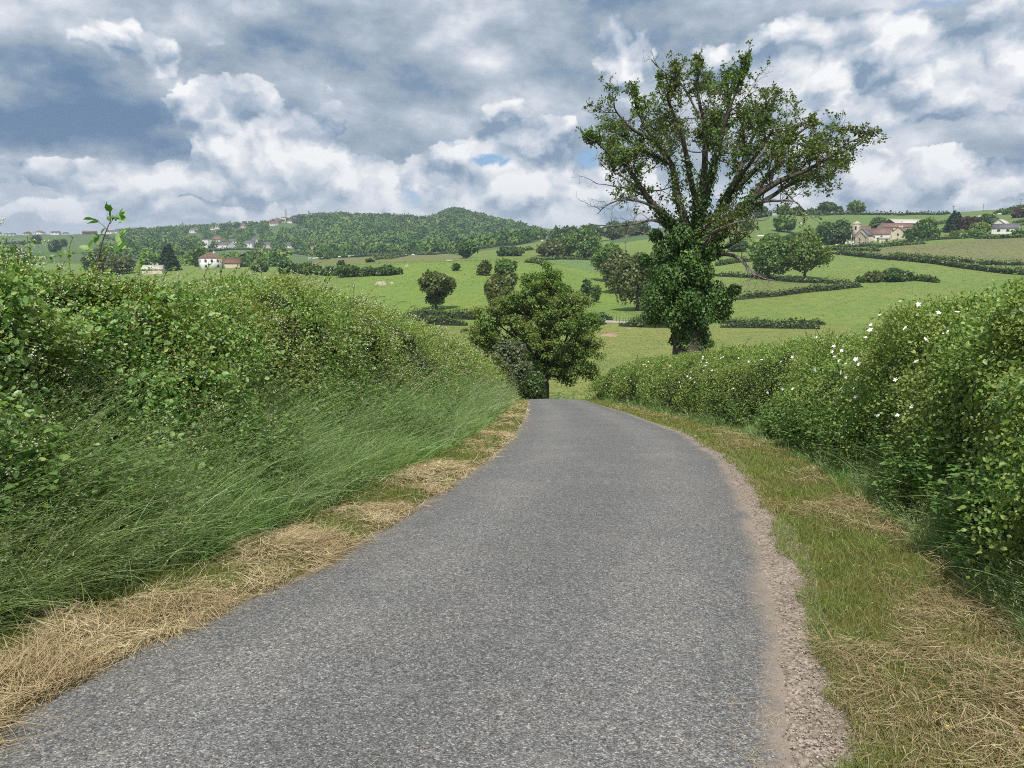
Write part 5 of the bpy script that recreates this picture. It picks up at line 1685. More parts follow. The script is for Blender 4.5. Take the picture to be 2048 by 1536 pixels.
for lab, pts, h, w in [
    ('clipped hedge on the near side of the pale farm lane, left of the oak', [(800, 651), (860, 650), (935, 651)], 1.9, 1.6),
    ('broad hedge bank under the lone round headed tree', [(797, 637), (860, 636), (920, 637), (965, 638)], 2.0, 2.6),
    ('short clipped hedge behind the farm lane just right of the oak', [(1150, 641), (1190, 640), (1224, 640)], 1.4, 1.6),
    ('short clipped hedge before the farm lane just right of the oak', [(1150, 655), (1185, 651), (1210, 648)], 1.6, 1.6),
    ('clipped hedge before the farm lane, between the gateway and the ivy clad trunk', [(1238, 652), (1300, 655), (1380, 656)], 1.9, 1.8),
    ('clipped hedge behind the farm lane, between the gateway and the ivy clad trunk', [(1262, 641), (1310, 642), (1380, 643)], 1.5, 1.6),
    ('lower of two parallel hedges right of the ivy clad trunk', [(1440, 655), (1520, 656), (1640, 658)], 1.3, 1.6),
    ('upper of two parallel hedges right of the ivy clad trunk', [(1440, 647), (1520, 648), (1650, 650)], 1.2, 1.6),
    ('hedge slanting up from the ivy clad trunk to the field gate', [(1470, 600), (1560, 592), (1650, 582), (1722, 574)], 1.8, 2.2),
    ('hedge running below the paired pasture trees', [(1425, 552), (1500, 556), (1560, 562), (1640, 566), (1715, 570)], 1.5, 2.0),
    ('hedge right of the dense dark bush by the field gate', [(1822, 560), (1850, 563), (1876, 566)], 1.6, 2.0),
    ('near hedge of the double row that crosses the right pastures', [(1668, 508), (1760, 518), (1860, 527), (1960, 541), (2060, 551)], 2.2, 2.8),
    ('far hedge of the double row that crosses the right pastures', [(1780, 512), (1860, 520), (1960, 529), (2060, 531)], 1.8, 2.4),
    ('short hedge left of the small field gateway below the church', [(1645, 508), (1662, 510)], 2.2, 2.2),
    ('long thin hedge along the lane below the church and barn', [(1660, 497), (1750, 492), (1850, 482), (1950, 476)], 1.6, 2.0),
    ('broken hedge at the left edge of the dull brown field', [(1655, 501), (1700, 501), (1760, 503)], 1.2, 2.0),
    ('low hedge between the barn lane and the dull brown field', [(1740, 497), (1790, 492), (1850, 488)], 1.2, 1.8),
    ('hedge below the garden of the grey roofed house', [(1950, 478), (2000, 477), (2050, 475)], 1.6, 2.2),
    ('dark hedge along the right hand skyline between the trees', [(1590, 432), (1650, 431), (1700, 429), (1800, 431), (1900, 427)], 2.3, 2.5),
    ('short hedge on the upper slope behind the grey roofed house', [(1990, 429), (2020, 421), (2055, 414)], 1.6, 2.5),
    ('thin hedge across the hillside left of the grey roofed house', [(1850, 452), (1890, 448), (1945, 440)], 1.5, 2.2),
    ('hedge at the top edge of the pale crop field', [(1060, 519), (1100, 520), (1150, 519), (1210, 520)], 1.3, 2.2),
    ('short dark hedge on the bright slope above the crop field', [(1044, 502), (1066, 500)], 2.0, 3.0),
    ('low thick hedge cutting into the crop field from the left', [(1052, 525), (1075, 527), (1094, 531)], 1.4, 2.6),
    ('long hedge along the foot of the wooded hill', [(640, 519), (720, 514), (800, 509), (910, 507), (1030, 491)], 2.2, 3.0),
    ('thin hedge across the brown heath field', [(752, 520), (790, 516), (815, 512)], 1.4, 2.2),
    ('hedge on the meadow right of the white house', [(470, 535), (510, 533), (560, 533)], 2.0, 3.0),
    ('curving dark hedge at the upper edge of the meadow below the white villas', [(412, 505), (450, 500), (500, 500), (560, 504), (620, 512), (660, 518)], 2.2, 3.2),
    ('dark field hedge under the far left skyline houses', [(-20, 490), (40, 488), (75, 487)], 2.0, 3.0),
    ('hedge along the lane behind the pasture left of the paired trees', [(1432, 532), (1470, 526), (1500, 523)], 1.6, 2.2),
]:
    hedgerow(lab, pts, h, w)


# ---- the far woods: one mass of crowns per wooded slope
def wood(name, label, outline, n, ymin, ymax, rmin, rmax, mat, seed, leaves=64, clear=()):
    """crowns packed over the land inside a photo outline"""
    r = np.random.default_rng(seed)
    xs = [p[0] for p in outline]
    pts = []
    while len(pts) < n:
        m = 6000
        lg = r.random(m)
        y = np.sqrt(ymin ** 2 + lg * (ymax ** 2 - ymin ** 2))
        t = (min(xs) - 30 - CX) / F + r.random(m) * (max(xs) - min(xs) + 60) / F
        x = t * y
        z = ground(x, y)
        d = y * cP - z * sP
        px, py = CX + F * x / d, CY - F * (y * sP + z * cP) / d
        ok = in_poly(px, py, outline)
        for hx, hy, hw in clear:                    # gardens keep the view from each house open
            ok &= ~((np.abs(px - hx) < hw * 0.6 + 2) & (py > hy - 3) & (py < hy + 9))
        pts += list(zip(x[ok], y[ok], z[ok]))
        if not ok.any():
            break
    pts = np.array(pts[:n])
    n = len(pts)
    R = rmin + (rmax - rmin) * r.random(n) ** 1.5
    dd = unit(r.normal(size=(n, leaves, 3)) + np.array([0, -0.35, 0.55]))
    dd[..., 2] = np.abs(dd[..., 2])
    rad = R[:, None] * (0.72 + 0.35 * r.random((n, leaves)))
    cen = pts + np.column_stack([np.zeros(n), np.zeros(n), R * 0.55])
    p = cen[:, None] + dd * rad[..., None] * np.array([1, 1, 0.95])
    sz = (R[:, None] * 0.52 * (0.7 + 0.6 * r.random((n, leaves))))
    V, Q = leaf_geo(p.reshape(-1, 3), unit(r.normal(size=(n * leaves, 3))), unit(dd + r.normal(0, .35, dd.shape)).reshape(-1, 3), sz.ravel(), 4)
    # one tint per crown
    tint = np.repeat(r.random(n), leaves * 4)
    o = mesh(name, V, Q, mat, attrs={'tint': ('FLOAT', tint)})
    tag(o, label, 'wood', kind='stuff')


def wood_mat():
    m, kk, out = material('wood_leaves')
    a = kk.node('ShaderNodeAttribute', attribute_name='tint').outputs['Fac']
    g = kk.node('ShaderNodeNewGeometry')
    c = kk.ramp(a, [(0.0, (0.040, 0.090, 0.028)), (0.45, (0.088, 0.168, 0.042)), (0.8, (0.140, 0.230, 0.055)), (1.0, (0.195, 0.258, 0.070))])
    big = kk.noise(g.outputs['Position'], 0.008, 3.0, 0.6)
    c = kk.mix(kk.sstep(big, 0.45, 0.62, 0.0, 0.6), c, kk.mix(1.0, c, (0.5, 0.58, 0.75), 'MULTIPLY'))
    c = kk.mix(kk.mul(g.outputs['Random Per Island'], 0.28), c, kk.mix(1.0, c, (1.5, 1.4, 1.2), 'MULTIPLY'))
    d = kk.node('ShaderNodeBsdfDiffuse')
    kk.put(d.inputs[0], c)
    kk.t.links.new(d.outputs[0], out.inputs[0])
    return m


# far houses: skyline on the left, villas and hillside on the town slope
FARH = [
    ('white bungalow with a grey roof at the far left end of the skyline', 22, 473, 15, 5.5, 'slate', 1480), ('pale bungalow second from the left on the skyline', 56, 472, 13, 6, 'brown', 1480),
    ('skyline house with a tall brown hipped roof', 80, 471.5, 17, 7.5, 'hip', 1480), ('white skyline house right of the dark pointed conifer', 112, 471, 15, 6.5, 'slate', 1480),
    ('low grey skyline house between two tree groups', 132, 471, 11, 5, 'slate', 1480), ('long dark roofed barn on the skyline left of the leafy shoot', 180, 470, 24, 6, 'dark', 1480),
    ('brown roofed skyline house right of the leafy shoot', 222, 471, 15, 6, 'brown', 1450), ('small white skyline house at the edge of the wooded slope', 235, 472, 7, 7, 'slate', 1440),
    ('tan house with orange roof low among the town trees', 335, 473, 14, 7, 'red', 1400), ('white steep roofed house among the town trees', 388, 471, 13, 9, 'slate', 1400),
    ('tall plain white block at the left of the villas', 415, 496, 11, 11, 'flat', 1000), ('tan gabled villa behind the plain white block', 436, 486, 12, 9, 'red', 1080),
    ('wide white villa with a veranda above the meadow', 450, 499, 22, 8, 'slate', 960), ('small white villa above the wide one', 466, 488, 9, 7, 'slate', 1060),
    ('white house with a grey roof right of the wide villa', 499, 493, 12, 8, 'slate', 1050), ('tall white house beside the grey roofed one', 509, 492, 9, 11, 'slate', 1060),
    ('white bungalow standing alone below the wood', 537, 496, 13, 7, 'slate', 1040), ('small white house at the lower edge of the wood', 580, 497, 10, 6, 'slate', 1040),
    ('cream house at the foot of the wooded hill', 630, 507, 8, 9, 'brown', 930), ('cream house at the left of the hilltop group under the mast', 545, 457, 12, 8, 'brown', 1560),
    ('tan house in the middle of the hilltop group under the mast', 556, 453, 13, 9, 'brown', 1580), ('tall cream house of the hilltop group nearest the mast', 568, 449, 9, 11, 'flat', 1600),
    ('red roofed house at the front of the hilltop group', 549, 460, 14, 6, 'red', 1540), ('brown roofed house right of the mast', 583, 455, 13, 8, 'brown', 1580),
    ('white gabled house on the hilltop right of the mast', 592, 451, 10, 8, 'slate', 1600), ('white flat roofed house below the hill crest', 607, 459, 13, 6, 'flat', 1560),
    ('small tan house at the right end of the hilltop houses', 623, 461, 11, 6, 'red', 1540), ('cream house on the skyline between church spire and mast', 487, 455, 10, 8, 'brown', 1560),
    ('red roofed house below the church spire', 437, 459, 10, 6, 'red', 1540), ('low white house in the trees right of the church spire', 425, 463, 9, 6, 'slate', 1500),
]
M_WOOD = wood_mat()
HILL = [(585, 438), (640, 428), (700, 428), (760, 436), (840, 438), (870, 424), (905, 415), (950, 424), (990, 440), (1015, 448), (1040, 456), (1080, 470), (1090, 478), (1040, 490), (980, 494), (940, 505), (860, 507), (780, 508), (700, 513), (640, 517), (600, 505), (640, 500), (620, 480), (590, 462)]
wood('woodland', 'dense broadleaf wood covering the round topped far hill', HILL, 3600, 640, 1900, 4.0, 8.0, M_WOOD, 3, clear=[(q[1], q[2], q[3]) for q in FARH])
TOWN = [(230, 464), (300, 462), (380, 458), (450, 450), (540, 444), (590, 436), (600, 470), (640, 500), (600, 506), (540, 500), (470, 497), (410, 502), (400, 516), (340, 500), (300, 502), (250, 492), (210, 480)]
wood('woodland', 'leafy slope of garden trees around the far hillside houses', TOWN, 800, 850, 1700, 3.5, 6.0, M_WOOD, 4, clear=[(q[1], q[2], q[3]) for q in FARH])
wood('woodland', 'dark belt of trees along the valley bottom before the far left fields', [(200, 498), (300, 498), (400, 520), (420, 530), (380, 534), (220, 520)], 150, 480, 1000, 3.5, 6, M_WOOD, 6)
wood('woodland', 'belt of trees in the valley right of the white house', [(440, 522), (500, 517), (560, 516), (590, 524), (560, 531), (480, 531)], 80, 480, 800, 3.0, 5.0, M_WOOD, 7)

# ---- buildings
M_LIME = plain('white_render', (0.76, 0.75, 0.71), vary=0.06, scale=0.6)
M_CREAM = plain('cream_render', (0.60, 0.53, 0.42), vary=0.10, scale=0.6)
M_STONE = plain('church_stone', (0.42, 0.37, 0.29), vary=0.25, scale=0.9)
M_TILE = plain('brown_tiles', (0.17, 0.095, 0.070), vary=0.25, scale=1.4)
M_RED = plain('red_tiles', (0.205, 0.125, 0.105), vary=0.25, scale=1.4)
M_SLATE = plain('grey_slates', (0.13, 0.13, 0.14), vary=0.2, scale=1.4)
M_SHEET = plain('pale_sheeting', (0.50, 0.47, 0.42), vary=0.12, scale=0.8)
M_PANE = plain('dark_glass', (0.03, 0.035, 0.04), rough=0.15, spec=0.5, vary=0.1)
M_SHUT = plain('grey_shutter', (0.40, 0.41, 0.40), vary=0.1)
M_WOODD = plain('dark_timber', (0.06, 0.045, 0.035), vary=0.3)
M_GALV = plain('galvanised_steel', (0.42, 0.43, 0.44), rough=0.5, vary=0.12)
M_TOMB = plain('pale_tombstone', (0.55, 0.54, 0.52), vary=0.15)


def house(label, px, base, w, dpt, h, rh, rot, wall=M_LIME, roof=M_TILE, hip=False, wins=(), chim=0, y=None, name='house', cat='house', group=None, over=0.35, ymin=80, door=None):
    """w along the front, dpt deep, h to the eaves, rh roof rise; rot in degrees; front faces -Y when rot is 0"""
    if y is None:
        x0, y0, z0 = hit(px, base, ymin)
    else:
        y0 = y
        x0 = ray(px, base)[0] * y
        z0 = gz(x0, y0)
    e = empty(name, (x0, y0, z0), label, cat, group, math.radians(rot))
    a, b = w / 2, dpt / 2
    G = Geo()
    z1 = h
    if hip:
        G.box(-a, a, -b, b, -1.5, z1)
    else:
        v = [(-a, -b, -1.5), (a, -b, -1.5), (a, b, -1.5), (-a, b, -1.5), (-a, -b, z1), (a, -b, z1), (a, b, z1), (-a, b, z1), (-a, 0, z1 + rh), (a, 0, z1 + rh)]
        G.put(v, [(0, 1, 5, 4), (2, 3, 7, 6)])
        G.put(v, [(1, 2, 6, 9, 5), (3, 0, 4, 8, 7)])
    G.build('wall', wall, e)
    R = Geo()
    s = rh / b
    t = 0.18
    if hip:
        f = max(0.0, a - b * 0.9)
        lo_ = z1 - 0.02
        v = [(-a - over, -b - over, lo_), (a + over, -b - over, lo_), (a + over, b + over, lo_), (-a - over, b + over, lo_), (-f, 0, z1 + rh), (f, 0, z1 + rh)]
        R.put(v, [(0, 1, 5, 4), (2, 3, 4, 5)])
        R.put(v, [(1, 2, 5), (3, 0, 4)])
        R.put(v, [(3, 2, 1, 0)])
    else:
        for sg in (-1, 1):
            y_e, z_e = sg * (b + over), z1 - s * over + 0.02
            y_r, z_r = 0.0, z1 + rh + 0.02
            v = [(-a - over, y_e, z_e), (a + over, y_e, z_e), (a + over, y_r, z_r), (-a - over, y_r, z_r)]
            v += [(p[0], p[1], p[2] + t) for p in v]
            R.put(v, [(3, 2, 1, 0), (4, 5, 6, 7), (0, 1, 5, 4), (1, 2, 6, 5), (2, 3, 7, 6), (3, 0, 4, 7)])
    ro = R.build('roof', roof, e)
    for c in range(chim):
        K = Geo()
        cx = (-0.5 + c) * w * 0.45 if chim > 1 else w * 0.22
        K.box(cx - .35, cx + .35, -0.1, 0.6, z1 + rh * 0.5, z1 + rh + 1.0)
        K.box(cx - .42, cx + .42, -0.17, 0.67, z1 + rh + 1.0, z1 + rh + 1.15)
        K.build('chimney', M_CREAM, ro)
    for (face, u, zc, ww, hh) in wins:
        K, FR = Geo(), Geo()
        if face in 'fb':
            sg = -1 if face == 'f' else 1
            q = sg * (b + 0.03)
            ys_ = sorted((q, q + sg * .05))
            yf = sorted((q, q + sg * .09))
            K.box(u - ww / 2, u + ww / 2, ys_[0], ys_[1], zc - hh / 2, zc + hh / 2)
            FR.box(u - ww / 2 - .12, u - ww / 2, yf[0], yf[1], zc - hh / 2, zc + hh / 2)
            FR.box(u + ww / 2, u + ww / 2 + .12, yf[0], yf[1], zc - hh / 2, zc + hh / 2)
            FR.box(u - ww / 2 - .12, u + ww / 2 + .12, yf[0], yf[1], zc - hh / 2 - .14, zc - hh / 2)
        else:
            sg = -1 if face == 'l' else 1
            q = sg * (a + 0.03)
            xs_ = sorted((q, q + sg * .05))
            xf = sorted((q, q + sg * .09))
            K.box(xs_[0], xs_[1], u - ww / 2, u + ww / 2, zc - hh / 2, zc + hh / 2)
            FR.box(xf[0], xf[1], u - ww / 2 - .12, u - ww / 2, zc - hh / 2, zc + hh / 2)
            FR.box(xf[0], xf[1], u + ww / 2, u + ww / 2 + .12, zc - hh / 2, zc + hh / 2)
            FR.box(xf[0], xf[1], u - ww / 2 - .12, u + ww / 2 + .12, zc - hh / 2 - .14, zc - hh / 2)
        wo_ = K.build('window', M_PANE, e)
        FR.build('frame', M_SHUT, wo_)
    if door:
        K = Geo()
        K.box(door - .55, door + .55, -b - .07, -b - .02, 0, 2.1)
        K.build('door', M_WOODD, e)
    return e


house('white two storey house with a brown hipped roof beyond the left hedge', 421, 537, 10.5, 8.5, 6.2, 2.6, 32, M_LIME, M_TILE, True,
      [('f', -3.2, 4.6, 1.0, 1.4), ('f', 0, 4.6, 1.0, 1.4), ('f', 3.2, 4.6, 1.0, 1.4), ('f', -3.2, 1.7, 1.0, 1.5), ('f', 3.2, 1.7, 1.0, 1.5), ('l', -1.8, 4.6, .9, 1.3), ('l', 1.8, 4.6, .9, 1.3)], 1, y=436)
house('long low brown roofed outbuilding beside the white house', 463, 537, 11, 7, 2.4, 2.6, 4, M_CREAM, M_TILE, False, [], 0, y=444, name='barn', cat='barn')
house('pale cottage gable just showing above the bramble hedge', 308, 556, 9.5, 7, 2.4, 2.0, 12, M_CREAM, M_SHEET, False, [], 1, y=405)

# church with its bell tower and apse
def church():
    x0, y0, z0 = hit(1727, 487, 380)
    e = empty('church', (x0, y0, z0), 'small stone church with a square bell tower on the hillside', 'church', None, math.radians(52))
    G = Geo()
    a, b, h, rh = 5.4, 3.3, 4.6, 3.3
    v = [(-a, -b, -1.5), (a, -b, -1.5), (a, b, -1.5), (-a, b, -1.5), (-a, -b, h), (a, -b, h), (a, b, h), (-a, b, h), (-a, 0, h + rh), (a, 0, h + rh)]
    G.put(v, [(0, 1, 5, 4), (2, 3, 7, 6)])
    G.put(v, [(1, 2, 6, 9, 5), (3, 0, 4, 8, 7)])
    # lower chancel on the left end
    a2, b2, h2, r2 = 2.6, 2.6, 3.2, 2.6
    v2 = [(-a - a2, -b2, -1.5), (-a + .05, -b2, -1.5), (-a + .05, b2, -1.5), (-a - a2, b2, -1.5), (-a - a2, -b2, h2), (-a + .05, -b2, h2), (-a + .05, b2, h2), (-a - a2, b2, h2), (-a - a2, 0, h2 + r2), (-a + .05, 0, h2 + r2)]
    G.put(v2, [(0, 1, 5, 4), (2, 3, 7, 6)])
    G.put(v2, [(1, 2, 6, 9, 5), (3, 0, 4, 8, 7)])
    for bx_ in (-3.5, 0, 3.5):
        G.box(bx_ - .35, bx_ + .35, -b - .8, -b - .01, -1.5, 3.4)
    G.build('wall', M_STONE, e)
    R = Geo()
    for (aa, ab, bb, hh, rr) in ((-a - .3, a + .3, b, h, rh), (-a - a2 - .2, -a - .35, b2, h2, r2)):
        for sg in (-1, 1):
            s = rr / bb
            v = [(aa, sg * (bb + .3), hh - s * .3 + .03), (ab, sg * (bb + .3), hh - s * .3 + .03), (ab, 0, hh + rr + .03), (aa, 0, hh + rr + .03)]
            v += [(p[0], p[1], p[2] + .18) for p in v]
            R.put(v, [(3, 2, 1, 0), (4, 5, 6, 7), (0, 1, 5, 4), (1, 2, 6, 5), (2, 3, 7, 6), (3, 0, 4, 7)])
    R.build('roof', M_SLATE, e)
    T = Geo()
    tx, ty = -2.4, 3.6
    T.box(tx - 1.7, tx + 1.7, ty - 1.7, ty + 1.7, -1.5, 10.6)
    T.box(tx - 1.85, tx + 1.85, ty - 1.85, ty + 1.85, 10.6, 10.9)
    tw = T.build('bell_tower', M_STONE, e)
    TR = Geo()
    v = [(tx - 1.8, ty - 1.8, 10.92), (tx + 1.8, ty - 1.8, 10.92), (tx + 1.8, ty + 1.8, 10.92), (tx - 1.8, ty + 1.8, 10.92), (tx, ty, 12.4)]
    TR.put(v, [(0, 1, 4), (1, 2, 4), (2, 3, 4), (3, 0, 4)])
    TR.build('tower_roof', M_STONE, tw)
    for (x1, x2, y1, y2) in ((tx - .5, tx + .5, ty - 1.79, ty - 1.72), (tx - 1.79, tx - 1.72, ty - .5, ty + .5)):
        O = Geo()
        O.box(x1, x2, y1, y2, 7.6, 9.4)
        O.build('belfry_opening', M_PANE, tw)
    for bx_ in (-1.8, 1.8):
        O = Geo()
        O.box(bx_ - .35, bx_ + .35, -b - .09, -b - .03, 1.6, 3.4)
        O.build('window', M_PANE, e)
    O = Geo()
    O.box(-a - a2 - .09, -a - a2 - .03, -.3, .3, 1.4, 2.8)
    O.build('window', M_PANE, e)


church()
house('white cottage with red tiled roof and a bright gable right of the church', 1762, 478, 11, 7, 3.4, 3.2, -38, M_LIME, M_RED, False, [('f', -3, 1.8, .9, 1.2), ('f', 1, 1.8, .9, 1.2), ('r', 0, 2, .9, 1.2)], 0, y=462)
house('red roofed house half hidden behind the church tower', 1712, 476, 15, 7, 3.2, 2.6, -8, M_LIME, M_RED, False, [('f', -5.5, 1.8, .9, 1.2)], 0, y=486)
house('cream gabled farmhouse with a red roof right of the white cottage', 1801, 474, 10, 7.5, 3.2, 3.0, 48, M_CREAM, M_RED, False, [('l', 0, 2.2, .9, 1.3), ('f', 2, 2, .9, 1.3)], 2, y=462)
house('long red roofed farm building behind the cottages', 1790, 468, 20, 8, 3.2, 2.4, 6, M_CREAM, M_RED, False, [], 1, y=492, name='barn', cat='barn')
house('large pale sheeted barn at the back of the farm', 1812, 468, 26, 12, 3.6, 2.8, 12, M_WOODD, M_SHEET, False, [], 0, y=508, name='barn', cat='barn')
house('small red roofed shed hidden among trees left of the church', 1637, 489, 6, 5, 2.2, 1.6, 10, M_LIME, M_RED, False, [], 0, y=455, name='shed', cat='shed')
house('grey roofed bungalow with a pale gable at the right edge', 2012, 462, 13, 8, 2.8, 2.4, -40, M_LIME, M_SLATE, False, [('r', 0, 1.7, 2.2, 1.3), ('f', -3, 1.5, 1.4, 1.2), ('f', 1.5, 1.5, 1.4, 1.2)], 0, y=452)
house('white gabled wing rising behind the grey roofed bungalow', 2002, 458, 9, 6.5, 3.6, 2.4, 40, M_LIME, M_SHEET, False, [], 0, y=470)
house('low open carport in front of the red roofed white cottage', 1767, 481, 6, 3.5, 2.1, 0.5, -4, M_CREAM, M_SHEET, False, [], 0, y=446, name='carport', cat='carport', door=1.0)

for i, (lab, px, base, w, h, kd, yy) in enumerate(FARH):
    rf = {'slate': M_SLATE, 'brown': M_TILE, 'hip': M_TILE, 'red': M_RED, 'dark': M_TILE, 'flat': M_SLATE}[kd]
    wl = M_CREAM if any(q in lab for q in ('tan', 'cream', 'pale')) else (M_WOODD if kd == 'dark' else M_LIME)
    hh = h * (0.55 if kd != 'flat' else 0.9)
    r3 = np.random.default_rng(i + 50)
    # stand it where its foot shows in the view
    t_, s_ = ray(px, base)
    e = house(lab, px, base, w, w * 0.62, hh, h - hh, float(r3.normal(0, 28)), wl, rf, kd == 'hip', [('f', -w * .25, hh * .55, 1.3, 1.4), ('f', w * .2, hh * .55, 1.3, 1.4)], 0, y=yy, name='barn' if kd == 'dark' else 'house', cat='barn' if kd == 'dark' else 'house')
    e.location.z = max(e.location.z, s_ * yy)
    G = Geo()
    G.box(-w / 2 + .1, w / 2 - .1, -w * .3, w * .3, -12, -1.4)
    G.build('foundation', wl, e)


def spire():
    y = 1520.
    t, s = ray(366, 461)
    z = gz(t * y, y)
    e = empty('church_spire', (t * y, y, z), 'dark pointed church spire above the far town trees', 'church')
    top = ray(366, 443)[1] * y - z
    bz = s * y - z
    G = Geo()
    w = 4.2
    G.box(-w, w, -w, w, -4, bz + 3)
    G.build('tower', M_STONE, e)
    R = Geo()
    v = [(-w - .4, -w - .4, bz + 3.02), (w + .4, -w - .4, bz + 3.02), (w + .4, w + .4, bz + 3.02), (-w - .4, w + .4, bz + 3.02), (0, 0, top)]
    R.put(v, [(0, 1, 4), (1, 2, 4), (2, 3, 4), (3, 0, 4)])
    R.build('roof', M_SLATE, e)


spire()


def masts():
    for lab, px, base, top, y, w, arms, nm in [
        ('tall lattice mast with side arms on the far wooded hill', 572, 442, 418, 1640, 1.5, True, 'lattice_mast'),
        ('short thick antenna mast right of the lattice mast', 618, 436, 421, 1680, 1.0, False, 'antenna_mast')]:
        t, s = ray(px, base)
        z = gz(t * y, y)
        e = empty(nm, (t * y, y, z), lab, 'mast')
        H = ray(px, top)[1] * y - z
        G = Geo()
        for sx, sy in ((-1, -1), (1, -1), (1, 1), (-1, 1)):
            G.tube([[sx * w * 1.6, sy * w * 1.6, 0], [sx * w * .5, sy * w * .5, H]], [.28, .22], 4)
        for q in range(8):
            u = q / 8
            ww = w * (1.6 - 1.1 * u)
            G.tube([[-ww, -ww, H * u], [ww * .9, -ww, H * (u + .125)]], .16, 4)
            G.tube([[ww, -ww, H * u], [-ww * .9, -ww, H * (u + .125)]], .16, 4)
        G.build('lattice', M_GALV, e)
        A = Geo()
        if arms:
            for f, l in ((.70, 4.5), (.84, 4.5), (.97, 5.5)):
                A.tube([[-l, 0, H * f], [0, 0, H * f + .6], [l, 0, H * f]], [.12, .3, .12], 4)
            A.build('cross_arms', M_GALV, e)
        else:
            for q in range(3):
                a = q * 2.1
                A.box(math.cos(a) * 1.2 - .4, math.cos(a) * 1.2 + .4, math.sin(a) * 1.2 - .4, math.sin(a) * 1.2 + .4, H * .72, H * 1.02)
            A.build('antenna_panels', M_SHUT, e)


masts()


def pole(label, px, base, top, y, r, arm=False):
    t, s = ray(px, base)
    z = gz(t * y, y)
    e = empty('utility_pole', (t * y, y, z), label, 'pole')
    H = ray(px, top)[1] * y - z
    G = Geo()
    G.tube([[0, 0, -.5], [0, 0, H]], [r * 1.2, r * .8], 6)
    G.build('post', M_WOODD, e)
    A = Geo()
    A.box(-.9, .9, -.1, .1, H - .7, H - .5)
    for q in (-.7, 0, .7):
        A.box(q - .06, q + .06, -.06, .06, H - .49, H - .2)
    A.build('cross_arm', M_WOODD, e)


for a in [('utility pole rising behind the tall dark conifer', 1905, 438, 411, 560, .14), ('utility pole on the skyline right of the tall conifer', 1966, 424, 407, 660, .13), ('utility pole on the skyline at the far right', 2041, 412, 398, 680, .13),
          ('thin utility pole on the skyline right of the lone skyline tree', 1850, 429, 424, 670, .10), ('utility pole before the tall conifer', 1907, 467, 450, 452, .12), ('street light pole beside the copper leaved tree', 1920, 467, 452, 450, .10),
          ('utility pole on the hilltop left of the hilltop tree row', 1119, 470, 450, 760, .14), ('utility pole at the edge of the bright slope above the copse', 1097, 474, 459, 700, .14), ('utility pole below the hilltop trees behind the bare branches', 1251, 500, 483, 470, .11)]:
    pole(*a)


# ---- grazing cattle: white cows far off
def cow_geo():
    G = Geo()
    # barrel, deep at the chest and narrowing at the flank
    xs = np.array([-1.0, -.92, -.6, -.1, .35, .62, .78])
    rz_ = np.array([.16, .33, .37, .41, .42, .36, .20])
    ry_ = np.array([.14, .28, .31, .34, .30, .26, .14])
    zc = np.array([1.10, 1.06, 1.03, .98, .98, 1.02, 1.08])
    th = np.arange(10) / 10 * 2 * PI
    V = np.array([[(x, ry * math.cos(t), z + rz * math.sin(t)) for t in th] for x, ry, rz, z in zip(xs, ry_, rz_, zc)]).reshape(-1, 3)
    i = np.arange(6)[:, None] * 10 + np.arange(10)[None]
    j = np.arange(6)[:, None] * 10 + (np.arange(10)[None] + 1) % 10
    G.put(V, np.stack([i, j, j + 10, i + 10], -1).reshape(-1, 4))
    return G


def make_cow(head_down, mat):
    G = cow_geo()
    if head_down:
        G.tube([[.62, 0, 1.12], [.95, 0, .90], [1.15, 0, .50]], [.24, .19, .13], 8)
        G.tube([[1.10, 0, .56], [1.25, 0, .30], [1.33, 0, .12]], [.14, .13, .08], 8)
        for sg in (-1, 1):
            G.tube([[1.12, sg * .10, .55], [1.10, sg * .28, .55]], [.06, .02], 5)
    else:
        G.tube([[.62, 0, 1.15], [.95, 0, 1.32], [1.12, 0, 1.42]], [.25, .18, .14], 8)
        G.tube([[1.08, 0, 1.45], [1.35, 0, 1.32], [1.52, 0, 1.22]], [.14, .13, .08], 8)
        for sg in (-1, 1):
            G.tube([[1.12, sg * .10, 1.48], [1.10, sg * .28, 1.48]], [.06, .02], 5)
    for sg in (-1, 1):
        G.tube([[.52, sg * .17, .90], [.50, sg * .17, .45], [.52, sg * .17, .42], [.50, sg * .17, 0]], [.14, .075, .07, .065], 6)
        G.tube([[-.72, sg * .18, 1.0], [-.62, sg * .18, .68], [-.86, sg * .18, .48], [-.80, sg * .18, 0]], [.20, .12, .075, .065], 6)
    G.tube([[-1.0, 0, 1.25], [-1.10, 0, 1.0], [-1.08, 0, .5]], [.04, .03, .05], 5)
    return G.build('cow', mat, None, smooth=True)


